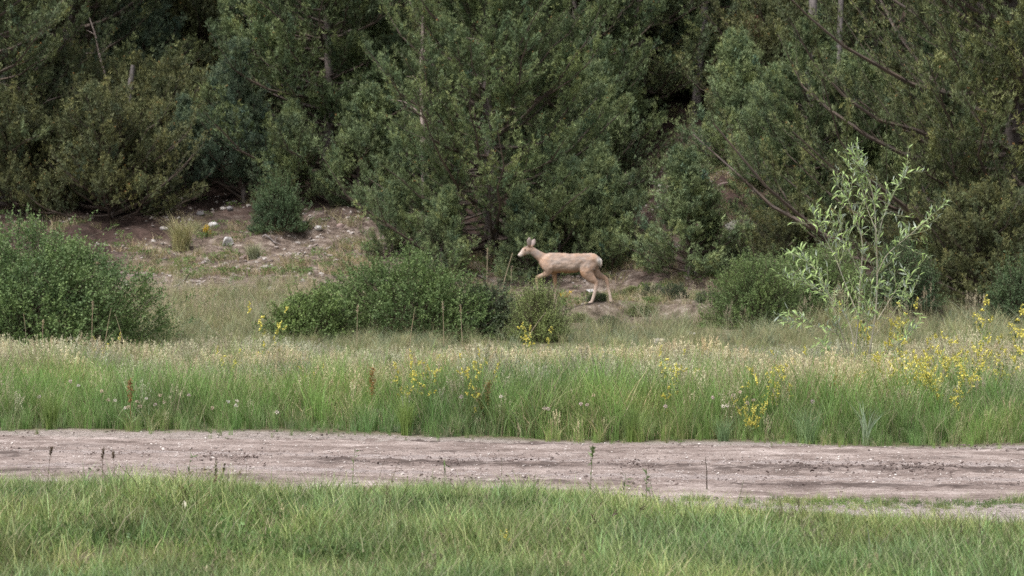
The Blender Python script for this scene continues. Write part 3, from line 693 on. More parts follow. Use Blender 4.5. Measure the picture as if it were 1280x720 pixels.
UL = [(925, 51.5, 0, 1.1, 'young conifer on the shaded bank right above the young bushy pine'), (965, 50.0, 0, .95, 'young conifer on the bank left of the willow sapling, beside the spiky yucca'), (985, 46.5, 2, .55, 'low juniper on the bank behind the left branches of the willow sapling'), (-60, 58, 3, .6, 'dim conifer behind the old pine cut off by the left edge'), (20, 52, 2, .95, 'low juniper filling the shade at the left edge below the old pines'),
      (30, 59.5, 2, 1.6, 'broad shaded juniper between the two old left pines'), (365, 52.5, 0, .8, 'young conifer behind the dark round bush on the slope'),
      (210, 54.5, 2, 1.0, 'shaded juniper right behind the low spreading olive juniper'), (70, 54.5, 2, 1.1, 'shaded juniper left of and behind the low spreading olive juniper'),
      (455, 52.3, 0, 1.0, 'young conifer tucked under the left edge of the central pine'), (170, 58, 1, 1.2, 'upright blue-green conifer behind the short grey trunk stub'),
      (205, 64, 3, .75, 'dark conifer high between the old left pine and the dark wide pine'), (265, 60, 2, 1.5, 'broad dark juniper behind the upright blue-green juniper'),
      (350, 60, 1, 1.3, 'blue-green conifer in the gap left of the light green pine'), (380, 62, 3, .8, 'dark conifer above the light green pine'),
      (440, 58.5, 2, 1.2, 'shaded juniper below the grey bare trunk'), (470, 55.5, 0, 1.5, 'bushy young conifer right of the light green pine'),
 (655, 58, 2, 1.6, 'broad juniper hidden behind the centre of the big pine'),
      (700, 62, 3, .95, 'conifer over the right shoulder of the big central pine'), (770, 60, 2, 1.3, 'shaded juniper at the left end of the bank'),
      (830, 62, 3, .9, 'dark conifer above the middle of the shaded bank'), (865, 59.5, 1, 1.0, 'blue-green conifer at the foot of the twisted grey trunk'),
      (960, 60, 3, .8, 'dark conifer left of the thick grey trunk'), (985, 56, 2, 1.2, 'shaded juniper at the right end of the bank'),
      (1060, 57, 3, .75, 'dark conifer below the thick grey trunk'), (1120, 51, 2, 1.3, 'shaded juniper behind the top of the willow sapling'),
      (1190, 50, 3, .8, 'dark conifer behind the left boughs of the huge right pine'), (1290, 50, 3, .9, 'dark conifer behind the huge right pine at the right edge'),
      (745, 53, 0, 1.25, 'young conifer in the shade between central pine and young bushy pine'), (1080, 49, 0, 1.3, 'young conifer straight behind the top of the willow sapling')]
for i, (px, D, k_, sc_, lab) in enumerate(UL):
    tree_copy((YNG, BLU, JUN, MID)[k_], 'understory_conifer', (px - 640) / FPX * D, D, sc_, i * 1.7, lab, 'young conifers in the gaps of the forest', 'tree')
r = np.random.default_rng(5)
BK = []
for row, (D, n_) in enumerate(((69, 8), (77, 8), (88, 9))):
    for i in range(n_):
        px = -110 + (i + .5 * (row % 2)) * 1500 / n_ + r.normal(0, 35)
        BK.append((px, D + r.normal(0, 2)))
for px, D in BK:
    if 480 < px < 610: continue
    tree_copy([OLD, MID, FIR, OLD][r.integers(0, 4)], 'forest_tree', (px - 640) / FPX * D, D, r.uniform(.85, 1.2), r.uniform(0, 6.28),
              'dim conifer deep in the forest higher up the hillside', 'conifers deep in the forest', 'tree')

# bare trunks that show between crowns
def snag(px, D, h, rad, lean, mat, label, name='dead_tree', branches=6, seed=0, z0=0.0, two=False):
    r = np.random.default_rng(seed + 900); k = 12; s = np.linspace(0, 1, k)
    x = (px - 640) / FPX * D; t = empty(name, (x, D, float(H(x, D)) - .1), 0, 1, label, 'tree', 'bare trunks among the conifers')
    P = np.stack([lean * s + .05 * np.sin(s * 7 + seed), .05 * np.cos(s * 5), s * h], -1)
    V, F = tubes(P[None], (rad * (1 - .7 * s) * r.uniform(.9, 1.1, k))[None], 8); b = Bag(); b.add(V, F, (1, 1, 1)); obj('trunk', b.mesh('trunk', True), mat, t)
    for i in range(branches):
        f = r.uniform(.3, .97); p0 = P[int(f * (k - 1))]; a = r.uniform(0, 6.28); ln = r.uniform(.35, 1.2)
        q = np.linspace(0, 1, 6)[:, None]; d = np.array([math.cos(a), math.sin(a) * .6, r.uniform(-.2, .8)])
        PP = p0 + d * ln * q + np.array([0, 0, .15]) * ln * np.sin(q * 4) + r.normal(0, .02, (6, 3)) * q
        V, F = tubes(PP[None], (rad * .22 * (1 - .85 * q[:, 0]))[None], 5); b = Bag(); b.add(V, F, (1, 1, 1)); obj('branch', b.mesh('branch', True), mat, t)
    return t
snag(527, 49.5, 7.6, .075, .12, M_SNAG, 'slim pinkish bare trunk standing in the gap left of the central pine', seed=1, branches=7)
snag(464, 56, 9.0, .12, -.2, M_BARKG, 'grey bare trunk left of the slim pinkish one', seed=2, branches=5)
snag(1018, 52.5, 8.0, .15, -.1, M_BARKG, 'thick grey trunk at the top right beside the light green boughs', seed=3, branches=6)
snag(1045, 53, 8.0, .10, .1, M_BARKG, 'thinner brown-grey trunk right of the thick grey trunk', seed=4, branches=4)
snag(872, 57.5, 7.5, .13, .35, M_BARKG, 'twisted grey trunk leaning right above the shaded bank', seed=5, branches=9)
snag(160, 53.5, 3.2, .16, .1, M_BARKG, 'short grey stub of a trunk under the old left pine', seed=6, branches=0)
snag(2, 53, 3.0, .2, .0, M_BARKG, 'stout shaded trunk at the left edge of the picture', seed=7, branches=1)
# broken leaning snag in front of the left pine
def lean_snag():
    x, y = (165 - 640) / FPX * 54.0, 54.0; z = float(H(x, y))
    t = empty('dead_snag', (x, y, z), 0, 1, 'thin broken snag leaning left with a splintered orange tip in the left pine', 'tree')
    top = np.array([(112 - 165) / FPX * y, 0, EYE + (HOR - 22) / FPX * y - z])
    f = np.array([0, .2, .42, .6, .78, .9, 1.0])[:, None]; pts = top * np.concatenate([f ** 1.15, f, f], 1) + np.array([(0, 0, -.1), (.02, 0, 0), (-.03, 0, 0), (.02, 0, 0), (-.01, 0, 0), (.03, 0, 0), (0, 0, 0)])
    s = np.linspace(0, 1, 7); V, F = tubes(pts[None], (.055 * (1 - .75 * s))[None], 6); b = Bag(); b.add(V, F, (1, 1, 1)); obj('trunk', b.mesh('trunk', True), M_SNAG, t)
    for p0, d in ((pts[5], (-.22, 0, .12)), (pts[4], (.3, -.1, .3)), (pts[3], (-.4, .1, .25))):
        q = np.linspace(0, 1, 4)[:, None]; V, F = tubes((np.array(p0) + np.array(d) * q)[None], (.018 * (1 - .8 * q[:, 0]))[None], 4); b = Bag(); b.add(V, F, (1, 1, 1)); obj('branch', b.mesh('branch', True), M_SNAG, t)
lean_snag()
# rusty dead sapling on the bank
dead = conifer(9, 3.3, .85, 36, .62, 20, 70, .1, .4, .6, 8, 7, 10, .09, .018, l2=.5, c0=(.17, .09, .06), c1=(.38, .23, .17), orange=0)
x_ = (950 - 640) / FPX * 54.5
tree_copy(dead, 'dead_sapling', x_, 56.0, .80, 0, 'rusty brown dead young conifer at the top right of the shaded bank', None, 'tree')

# ------------------------------------------------------------------ leafy shrubs
def shrub(seed, rx, ry, h, nshoot, lps, leaf, col, col2, up=.5, slen=.16, lump=.35, stems=26, twigc=(.10, .08, .06), narrow=.45, yoff=0):
    r = np.random.default_rng(seed)
    a = r.uniform(0, 2 * np.pi, nshoot); ct = r.uniform(-.12, 1, nshoot); st = np.sqrt(np.clip(1 - ct ** 2, 0, 1))
    D = np.stack([np.cos(a) * st, np.sin(a) * st, ct], -1)
    rad = 1 + lump * 2 * fbm(D[:, 0] * 2.2 + 7 + seed, D[:, 1] * 2.2 + D[:, 2] * 2.6, 3, seed) + .12 * 2 * fbm(D[:, 0] * 8, D[:, 1] * 8 + D[:, 2] * 8, 2, seed + 3)
    rad *= 1 - .45 * r.uniform(0, 1, nshoot) ** 2.2; rad *= np.where(r.uniform(0, 1, nshoot) < .07, r.uniform(1.05, 1.28, nshoot), 1)
    base = D * rad[:, None] * np.array([rx, ry, h]); base[:, 2] = np.maximum(base[:, 2], .03)
    dr = norm(D * np.array([1, 1, .6]) + np.array([0, 0, up]) + r.normal(0, .28, (nshoot, 3)))
    L = slen * r.uniform(.5, 1.5, nshoot)
    k = lps * 2; t = (np.arange(k)[None] + r.uniform(0, 1, (nshoot, k))) / k
    pos = base[:, None] + dr[:, None] * (L[:, None] * (t - .4))[..., None]
    ld = norm(dr[:, None] * .7 + r.normal(0, .6, (nshoot, k, 3)))
    mixv = np.clip(t * .9 + r.normal(0, .2, t.shape), 0, 1)[..., None] * (r.uniform(.4, 1, (nshoot, 1, 1)))
    c = np.array(col) + (np.array(col2) - np.array(col)) * mixv
    pp = pos.reshape(-1, 3); dd_ = norm(ld.reshape(-1, 3) + r.normal(0, .5, pp.shape)); sd = norm(np.cross(dd_, r.normal(0, 1, pp.shape))) * leaf * narrow * .62
    Lf = leaf * .9 * r.uniform(.6, 1.25, (len(pp), 1)); VV = np.stack([pp + sd + dd_ * Lf * .3, pp - sd + dd_ * Lf * .3, pp + dd_ * Lf], 1).reshape(-1, 3)
    b = Bag(); b.add(VV, np.arange(len(VV)).reshape(-1, 3), np.repeat(c.reshape(-1, 3) * r.uniform(.75, 1.25, (len(pp), 1)), 3, 0))
    s = Bag()
    kk = r.integers(0, nshoot, stems * 9); q = np.linspace(0, 1, 6)[None, :, None]
    tgt = base[kk] * r.choice([.9, .97, 1.0, 1.10], (len(kk), 1)); b0 = tgt * np.array([.14, .14, 0]); b0[:, 2] = -.05
    P = b0[:, None] + (tgt - b0)[:, None] * np.concatenate([q ** 1.35, q ** 1.35, q ** .8], -1) + r.normal(0, .015, (len(kk), 6, 3))
    V, F = tubes(P, np.concatenate([np.full(stems, .012), np.full(len(kk) - stems, .005)])[:, None] * np.linspace(1, .35, 6)[None], 4); s.add(V, F, twigc)
    k2 = r.integers(0, nshoot, min(nshoot, 2500)); P = base[k2][:, None] + dr[k2][:, None] * (L[k2][:, None] * np.linspace(-1.2, .5, 3)[None])[..., None]
    V, F = tubes(P, np.full((len(k2), 3), .003), 3); s.add(V, F, twigc)
    return s.mesh('branches'), b.mesh('foliage')
def put_shrub(pr, name, px, D, rz, label, scale=1.0, cat='bush', group=None, dz=0):
    x, y, z = at(px, D); t = empty(name, (x, y, z - .03 + dz), rz, scale, label, cat, group)
    obj('stem', pr[0], M_TWIG, t); obj('foliage', pr[1], M_LEAF, t); return t
G1, G1b = (.10, .165, .06), (.21, .29, .12)
SH_L = shrub(21, 1.68, 1.3, 1.68, 6500, 8, .050, G1, G1b, slen=.24, lump=.42)
SH_M = shrub(22, 1.5, 1.0, 1.22, 4600, 8, .045, (.09, .15, .05), (.20, .27, .11), slen=.16)
SH_S = shrub(23, .85, .6, .82, 1700, 8, .045, (.12, .19, .06), (.24, .32, .12), slen=.15)
SH_D = shrub(24, .62, .5, .8, 1300, 8, .040, (.06, .085, .045), (.13, .165, .09), slen=.15, twigc=(.12, .10, .09))
SH_F = shrub(25, .42, .4, .85, 900, 14, .045, (.15, .20, .07), (.30, .36, .15), up=1.5, slen=.28, narrow=.16)
SH_R = shrub(26, .95, .8, 1.15, 2600, 12, .042, (.10, .16, .055), (.21, .28, .11), up=.8, slen=.2, narrow=.3)
SH_B = shrub(27, .65, .6, 1.2, 1500, 9, .045, (.06, .105, .05), (.14, .20, .10), up=.9, slen=.18, narrow=.35)
GB = 'leafy bushes between the meadow and the slope'
put_shrub(SH_L, 'leafy_bush', 42, 33.5, .4, 'large round green bush at the left behind the meadow', 1.0, group=GB)
put_shrub(SH_L, 'leafy_bush', -105, 34.5, 2.6, 'large green bush cut off by the left edge', 1.05, group=GB)
put_shrub(SH_M, 'leafy_bush', 508, 36.5, 2.5, 'broad domed bush left of the deer, behind the middle of the meadow', 1.0, group=GB)
put_shrub(SH_S, 'leafy_bush', 392, 35.6, 1.0, 'lighter low bush at the left end of the broad domed bush', 1.0, group=GB)
put_shrub(SH_D, 'leafy_bush', 612, 36.2, 1.0, 'dark twiggy bush at the right end of the broad domed bush', 1.0, group=GB)
put_shrub(SH_F, 'feathery_bush', 676, 35.5, 0, 'small feathery yellow-green bush in front of the forelegs of the deer', 1.0, group=GB)
put_shrub(SH_R, 'leafy_bush', 945, 38.5, 1.3, 'round green bush left of the willow sapling', 1.0, group=GB)
put_shrub(SH_R, 'leafy_bush', 1015, 40.0, 3.3, 'green bush directly behind the left branches of the willow sapling', 1.1, group=GB)
put_shrub(SH_B, 'leafy_bush', 348, 49.8, .6, 'dark round bush with a narrow foot on the rocky slope', .92, group=GB)
put_shrub(SH_B, 'leafy_bush', 1130, 40.5, 1.6, 'dark bush right of the willow sapling under the huge pine', .95, group=GB)
put_shrub(SH_B, 'leafy_bush', 1275, 39.5, 3.6, 'dark bush at the right edge under the huge pine', .9, group=GB)
put_shrub(SH_D, 'leafy_bush', 815, 44.0, 3.6, 'low heathery bush on the terrace right of the deer', .42, group=GB)
put_shrub(SH_D, 'leafy_bush', 772, 42.8, 2.6, 'low dark bush on the bank below the hind hooves of the deer', .38, group=GB)
for px_, D_, s_, rz_, lab_ in ((725, 39.5, .36, 1, 'low scrubby plant on the bank between feathery bush and cream boulder'), (748, 41.6, .30, 2, 'small heathery plant under the hind hooves of the deer'), (800, 41.0, .42, 3, 'spreading low scrub above the dark brownish rock'),
        (835, 44.6, .34, 4, 'grey scrub at the edge of the terrace below the young bushy pine'), (868, 43.4, .46, 5, 'brownish scrub right end of the terrace'), (892, 41.5, .40, 6, 'low scrub between the flat white rock and the round bush'), (790, 45.8, .30, 7, 'small scrub tuft behind the trailing hind leg of the deer'), (760, 39.0, .32, 8, 'low scrub left of the dark brownish rock')):
    put_shrub((SH_D, SH_F)[rz_ % 2], 'low_scrub', px_, D_, rz_, lab_, (s_ * 1.5, s_ * 1.3, s_ * .62), 'bush', 'low scrub on the bank near the deer')
put_shrub(SH_D, 'leafy_bush', 845, 42.5, 0.6, 'low grey bush on the bank above the cream boulder', .40, group=GB)

# ------------------------------------------------------------------ tussocks and single grass clumps (countable)
def clump_mesh(seed, n, rad, h, w, bend, cols, k=6):
    r = np.random.default_rng(seed); b = Bag(); b.add(*blades(r, n, rad, h, .22, w, bend, cols, k)); return b.mesh('clump')
T1 = clump_mesh(31, 420, .16, .58, .010, .55, [(.34, .33, .17), (.27, .28, .13), (.42, .38, .22)])
T2 = clump_mesh(32, 260, .10, .26, .010, .6, [(.22, .25, .15), (.28, .29, .18)])
T3 = clump_mesh(33, 150, .09, .62, .009, .35, [(.17, .26, .07), (.21, .29, .09)])
T4 = clump_mesh(34, 150, .14, .62, .008, .5, [(.16, .26, .12), (.21, .30, .15)])
def clump(name, me, px, py, s, label, group=None):
    x, y, z = hit(px, py)
    if name == 'grass_clump': y = float(road_far(x)) + .3; x = (px - 640) / FPX * y; z = float(H(x, y))
    o = obj(name, me, M_PLANT, None, (x, y, z - .01), (0, 0, px * 1.3), s); tag(o, label, 'grass clump', group)
clump('grass_tussock', T1, 226, 314, 1.15, 'tall pale tussock on the rocky slope right of the large left bush')
clump('grass_tussock', T2, 317, 323, 1.2, 'small grey-green tussock on the open rocky slope')
clump('grass_tussock', T2, 245, 292, 1.0, 'low tussock at the right foot of the tall pale tussock')
clump('grass_clump', T3, 64, 540, .6, 'bright fresh grass clump at the far road edge on the left')
clump('grass_clump', T4, 1008, 552, .58, 'blue-green grass clump at the far road edge below the willow sapling')
clump('grass_clump', T3, 508, 544, .62, 'bright grass clump at the far road edge left of centre')
clump('grass_clump', T4, 905, 556, .40, 'low blue-green grass clump left of the yellow flowering cluster')
clump('grass_clump', T3, 790, 549, .6, 'fresh green grass clump at the far road edge right of centre')

# ------------------------------------------------------------------ yucca beside the dark boulder
x, y, z = hit(925, 300); b = Bag(); r = np.random.default_rng(8); b.add(*blades(r, 46, .05, .55, .15, .022, .8, [(.22, .26, .17), (.30, .32, .22)], 5, .5))
tag(obj('yucca', b.mesh('yucca'), M_PLANT, None, (x, y, z)), 'spiky pale yucca growing above the dark boulder on the bank', 'yucca')

# ------------------------------------------------------------------ willow sapling
WD = 26.0
def wp(px, py, dy=0): return np.array([(px - 1065) / FPX * WD, dy, (HOR - py) / FPX * WD + EYE])
wb = at(1065, WD); Z0 = wb[2]
wil = empty('willow_sapling', wb, 0, 1, 'slender pale-leaved willow sapling standing alone at the back of the meadow on the right', 'sapling')
STM = [  # px, py, depth, radius
    ([(1080, 487, 0), (1087, 440, .02), (1096, 395, .05), (1098, 345, .05), (1096, 300, .05), (1094, 250, .03), (1086, 224, .0), (1075, 205, 0), (1071, 190, 0)], .013),
    ([(1066, 487, 0), (1069, 440, 0), (1073, 395, -.05), (1073, 350, -.1), (1078, 305, -.12), (1068, 275, -.15), (1052, 240, -.2), (1042, 232, -.2)], .011),
    ([(1062, 487, 0), (1063, 452, -.1), (1049, 415, -.2), (1036, 378, -.25), (1026, 352, -.28), (1010, 330, -.3), (984, 316, -.3)], .009),
    ([(1070, 487, 0), (1068, 412, .1), (1052, 383, .15), (1030, 362, .18), (1005, 352, .2), (985, 352, .2)], .008),
    ([(1060, 487, 0), (1052, 430, -.1), (1043, 414, -.2), (1018, 408, -.25), (1000, 402, -.3), (975, 400, -.3)], .006),
    ([(1096, 345, .05), (1108, 318, .0), (1128, 300, -.1), (1150, 280, -.15), (1178, 255, -.2)], .006),
    ([(1097, 300, .05), (1106, 270, .1), (1120, 240, .15), (1139, 210, .2)], .005),
    ([(1098, 400, .05), (1115, 375, .15), (1130, 352, .2), (1148, 350, .25)], .006),
    ([(1075, 400, 0), (1060, 360, .1), (1046, 320, .15), (1030, 290, .2), (1018, 262, .2)], .006),
    ([(1094, 420, 0), (1110, 395, -.1), (1122, 380, -.15), (1134, 372, -.2)], .005),
    ([(1073, 340, -.1), (1060, 318, -.2), (1050, 300, -.2), (1044, 270, -.2)], .005),
    ([(1096, 290, 0), (1086, 262, .1), (1078, 232, .1), (1060, 205, .1)], .005),
    ([(1085, 470, 0), (1100, 452, -.1), (1120, 430, -.15), (1136, 412, -.2)], .005),
    ([(1068, 470, 0), (1050, 452, .1), (1040, 440, .15), (1022, 432, .2)], .005),
    ([(1090, 455, 0), (1080, 425, -.1), (1082, 395, -.2), (1090, 370, -.2)], .005),
]
rw = np.random.default_rng(12); LP = []
for pts, rad in STM:
    P = np.array([wp(a, b_, c) for a, b_, c in pts]) - np.array([0, 0, Z0])
    k = 22; s = np.linspace(0, 1, len(P)); f = np.linspace(0, 1, k); PP = np.stack([np.interp(f, s, P[:, j]) for j in range(3)], -1)
    for _ in range(2): PP[1:-1] = (PP[:-2] + PP[1:-1] * 2 + PP[2:]) / 4
    V, F = tubes(PP[None], (rad * (1 - .8 * f))[None], 6); b = Bag(); b.add(V, F, (.33, .31, .25)); obj('stem', b.mesh('stem', True), M_TWIG, wil)
    ln = np.linalg.norm(np.diff(PP, axis=0), axis=1).sum(); T_ = norm(np.gradient(PP, axis=0))
    # side twigs
    nt_ = int(ln * 13); TW = []
    for i in range(nt_):
        g_ = rw.uniform(.35, 1); j = int(g_ * (k - 1)); d = norm(T_[j] * .8 + rw.normal(0, .65, 3) + np.array([0, 0, .25])); l = rw.uniform(.12, .42) * (1.3 - g_ * .6)
        q = np.linspace(0, 1, 5)[:, None]; tw = PP[j] + d * l * q + np.array([0, 0, .08]) * q ** 2 * l; TW.append(tw)
        for u in np.arange(.1, 1.01, .12):
            LP.append((tw[0] * (1 - u) + tw[-1] * u, d))
    for u in np.arange(.3, 1.0, .035 / max(ln, .3)):
        if rw.uniform() < .5: j = int(u * (k - 1)); LP.append((PP[j], T_[j]))
    LP.append((PP[-1], T_[-1])); LP.append((PP[-1], T_[-1]))
    if TW:
        V, F = tubes(np.array(TW), np.tile(np.linspace(.003, .0015, 5), (len(TW), 1)), 4); b = Bag(); b.add(V, F, (.25, .27, .16)); obj('twig', b.mesh('twig'), M_TWIG, wil)
def leaf_mesh(L=1.0, W=.2, curl=.12, col=(.14, .21, .07)):
    k = 6; s = np.linspace(0, 1, k); w_ = W * np.sin(np.pi * s ** .85) * .5; w_[0] = .012; w_[-1] = .004
    z = curl * np.sin(s * np.pi) ; V = []
    for i in range(k): V += [(-w_[i], s[i] * L, z[i] + w_[i] * .35), (0, s[i] * L, z[i]), (w_[i], s[i] * L, z[i] + w_[i] * .35)]
    F = []
    for i in range(k - 1):
        a = i * 3; F += [(a, a + 1, a + 4, a + 3), (a + 1, a + 2, a + 5, a + 4)]
    return np.array(V), np.array(F)
LV, LFc = leaf_mesh()
LM = []
for c, curl in (((.20, .32, .11), .1), ((.27, .40, .13), -.12), ((.22, .31, .16), .18), ((.42, .49, .31), -.05)):
    V, F = leaf_mesh(1, .19, curl); m_ = new_mesh('leaf', V, F, np.tile(np.array(c), (len(V), 1)), True); m_.materials.append(M_WILLOW); LM.append(m_)
rw.shuffle(LP); print('willow leaves', len(LP))
extra = Bag()
for i, (p, d) in enumerate(LP):
    dd = norm(d * .6 + rw.normal(0, .55, 3) + np.array([0, 0, .15])); up_ = norm(rw.normal(0, .5, 3) + np.array([0, -.3, 1]))
    s_ = norm(np.cross(dd, up_)); up_ = np.cross(s_, dd); L_ = rw.uniform(.048, .105)
    M3 = np.stack([s_, dd, up_], 1)
    if i < 300:
        o = obj('leaf', LM[i % 4], None, wil); mw = Matrix(M3.tolist()).to_4x4(); mw.translation = Vector(p); o.matrix_local = mw @ Matrix.Scale(L_, 4)
    else:
        extra.add(p + (LV * L_) @ M3.T, LFc, (.30, .42, .16))
if extra.n: stuff(obj('foliage', extra.mesh('foliage', True), M_WILLOW, wil))

# ------------------------------------------------------------------ flowering plants in the meadow
def clover_plant(seed, h=.75, ns=9, fl=7, spread=.3, yel=(.64, .59, .14)):
    r = np.random.default_rng(seed); st = Bag(); lf = Bag(); bl = Bag(); 
    for i in range(ns):
        a = r.uniform(0, 6.28); d = np.array([math.cos(a), math.sin(a), 0]) * spread * r.uniform(.2, 1); hh = h * r.uniform(.7, 1.08); q = np.linspace(0, 1, 7)[:, None]
        P = d * q ** 1.3 + np.array([0, 0, 1]) * hh * q; V, F = tubes(P[None], (.003 * (1 - .6 * q[:, 0]))[None], 3); st.add(V, F, (.15, .2, .07))
        m = 16; u = r.uniform(.15, .95, m)[:, None]; pos = d * u ** 1.3 + np.array([0, 0, 1]) * hh * u
        lf.add(*leaves(pos, r.normal(0, 1, (m, 3)) + np.array([0, 0, .4]), r, .035, .014, np.array((.13, .19, .07)), .2, .3))
        for j in range(fl):
            u = r.uniform(.42, 1.0) if j else 1.0; p0 = d * u ** 1.3 + np.array([0, 0, hh * u]); dd = norm(r.normal(0, .45, 3) + np.array([0, 0, .9])); l = r.uniform(.06, .13)
            m = 16; t = r.uniform(.2, 1, m)[:, None]; pos = p0 + dd * l * t + r.normal(0, .003, (m, 3))
            V, F = tubes((p0 + dd * l * np.linspace(0, 1, 3)[:, None])[None], np.full((1, 3), .0012), 3); st.add(V, F, (.17, .22, .07))
            bl.add(*leaves(pos, r.normal(0, 1, (m, 3)), r, .020, .017, np.array(yel), 0, .1))
    return st.mesh('stem'), lf.mesh('leaf'), bl.mesh('blossom')
CP = [clover_plant(41, .75, 10, 5, .38), clover_plant(42, .8, 7, 5, .34), clover_plant(43, .6, 13, 6, .34), clover_plant(44, .85, 5, 4, .25)]
def flower(pr, name, px, D, s, label, group, cat='wildflower'):
    x, y, z = at(px, D); t = empty(name, (x, y, z), px, s, label, cat, group)
    for nm, me in zip(('stem', 'foliage', 'blossom'), pr): obj(nm, me, M_PLANT, t)
    return t
YG = 'yellow sweetclover plants in the meadow'
YF = [(0, 962, 22.2, .85, 'dense yellow sweetclover at the roadside below and left of the willow sapling'),
      (2, 938, 21.7, .55, 'short yellow sweetclover left of the dense yellow one'),
      (3, 838, 22.4, .92, 'yellow sweetclover standing just right of the picture centre'),
      (0, 852, 23.6, .78, 'sparser yellow sweetclover touching the one right of the centre'),
      (0, 1190, 22.0, 1.0, 'broad yellow sweetclover low at the roadside on the right'),
      (2, 1160, 22.6, 1.0, 'yellow sweetclover left of the broad roadside one on the right'),
      (1, 1215, 22.8, 1.0, 'yellow sweetclover right behind the broad roadside one'),
      (1, 1250, 23.2, 1.05, 'tall yellow sweetclover near the right edge'),
      (3, 1272, 26.5, 1.15, 'tallest yellow sweetclover at the right edge against the dark scrub'),
      (3, 1228, 28.5, 1.2, 'lone tall yellow sweetclover far back against the dark scrub'),
      (0, 1120, 23.0, .95, 'yellow sweetclover right of the foot of the willow sapling'),
      (1, 1100, 26.5, 1.05, 'yellow sweetclover in front of the willow sapling stems'),
      (3, 1075, 27.2, 1.15, 'yellow sweetclover mixed into the lower willow stems'),
      (3, 1128, 27.6, 1.2, 'yellow sweetclover tall against the dark bush right of the willow'),
      (1, 1150, 24.2, 1.0, 'yellow sweetclover halfway between the willow and the right edge'),
      (0, 1205, 24.0, .95, 'yellow sweetclover in the middle depth of the right meadow'),
      (0, 1060, 23.6, .7, 'low yellow sweetclover right of the rust red dock'),
      (1, 1138, 23.3, .8, 'thin yellow sweetclover above the pale spiky roadside plant'),
      (3, 985, 23.6, .85, 'faint yellow sweetclover behind the dense yellow one'),
      (3, 590, 22.4, .85, 'yellow sweetclover by the road in the middle of the picture'),
      (1, 605, 23.0, .75, 'thin yellow sweetclover right behind the one in the middle'),
      (1, 508, 22.9, .75, 'yellow sweetclover above the bright grass clump left of centre'),
      (3, 535, 22.8, .8, 'thin yellow sweetclover left of the picture centre'),
      (3, 335, 27.5, 1.15, 'yellow sweetclover at the back in front of the low light bush'),
      (3, 285, 25.5, .75, 'small yellow sweetclover in the left meadow'),
      (3, 130, 27.0, .8, 'faint yellow sweetclover in front of the large left bush'),
      (3, 388, 24.5, .6, 'lone small yellow sweetclover left of the brown dock near centre'),
      (1, 670, 28.8, .9, 'yellow sweetclover at the back below the feathery bush')]
for k, px, D, s, lab in YF: flower(CP[k], 'sweetclover_plant', px, D, s, lab, YG)
# single flower on the near verge, and under the deer
flower(clover_plant(45, .16, 4, 5, .05), 'yellow_wildflower', 633, 12.85, .55, 'tiny yellow wildflower in the near grass at the bottom centre', None)
flower(clover_plant(46, .26, 6, 5, .14, (.72, .52, .04)), 'yellow_wildflower', 707, 44.6, 1.0, 'yellow wildflower on the ground between the front and hind legs of the deer', None)
flower(clover_plant(47, .2, 5, 4, .1, (.6, .42, .04)), 'yellow_wildflower', 258, 49.6, 1.0, 'yellow wildflower right of the tall pale tussock', None)

# white clover heads
def head_mesh(seed, c, h):
    r = np.random.default_rng(seed); b = Bag(); m = 46; d = norm(r.normal(0, 1, (m, 3))); d[:, 2] *= .85
    b.add(*leaves(d * .009 * r.uniform(.8, 1.2), d, r, .013, .007, np.array(c) * r.uniform(.8, 1.05), 0, .3))
    V, F = tubes(np.array([[(r.normal(0, .03), 0, -h), (.01, 0, -h / 2), (0, 0, 0)]]), np.full((1, 3), .0018), 3); b.add(V, F, (.14, .2, .08)); return b.mesh('clover_flower')
def heads(lst, label, group):
    for i, (px, py) in enumerate(lst):
        D = float(road_far((px - 640) / FPX * 22)) + .35 + (i * .37 % 1) * .25 if py > 460 else 25
        x = (px - 640) / FPX * D; z = EYE + (HOR - py) / FPX * D; g = float(H(x, D)); h = max(.06, z - g)
        o = obj('clover_flower', head_mesh(px, ((.74, .70, .66), (.62, .50, .52), (.55, .45, .38))[(i * 7 + px) % 3], h), M_PLANT, None, (x, D, g + h), (0, 0, px)); tag(o, label, 'wildflower', group)
heads([(88, 477), (98, 482), (135, 500), (144, 500), (160, 509), (171, 502), (183, 498), (175, 508), (194, 506), (200, 494), (205, 503), (236, 494), (285, 502), (296, 501), (295, 507), (156, 510), (265, 510), (346, 515), (49, 496), (127, 489)],
      'white clover head poking out of the green grass in the left part of the meadow', 'white clover heads in the left meadow')
heads([(577, 496), (626, 496), (680, 510), (685, 511), (726, 505), (734, 506), (832, 508), (742, 494)],
      'white clover head poking out of the green grass in the middle of the meadow', 'white clover heads in the middle meadow')
heads([(917, 494), (925, 490), (942, 500), (953, 459), (891, 497), (904, 508), (909, 507), (934, 504), (1016, 502)],
      'white clover head in the grass beside the dense yellow sweetclover', 'white clover heads beside the yellow sweetclover')

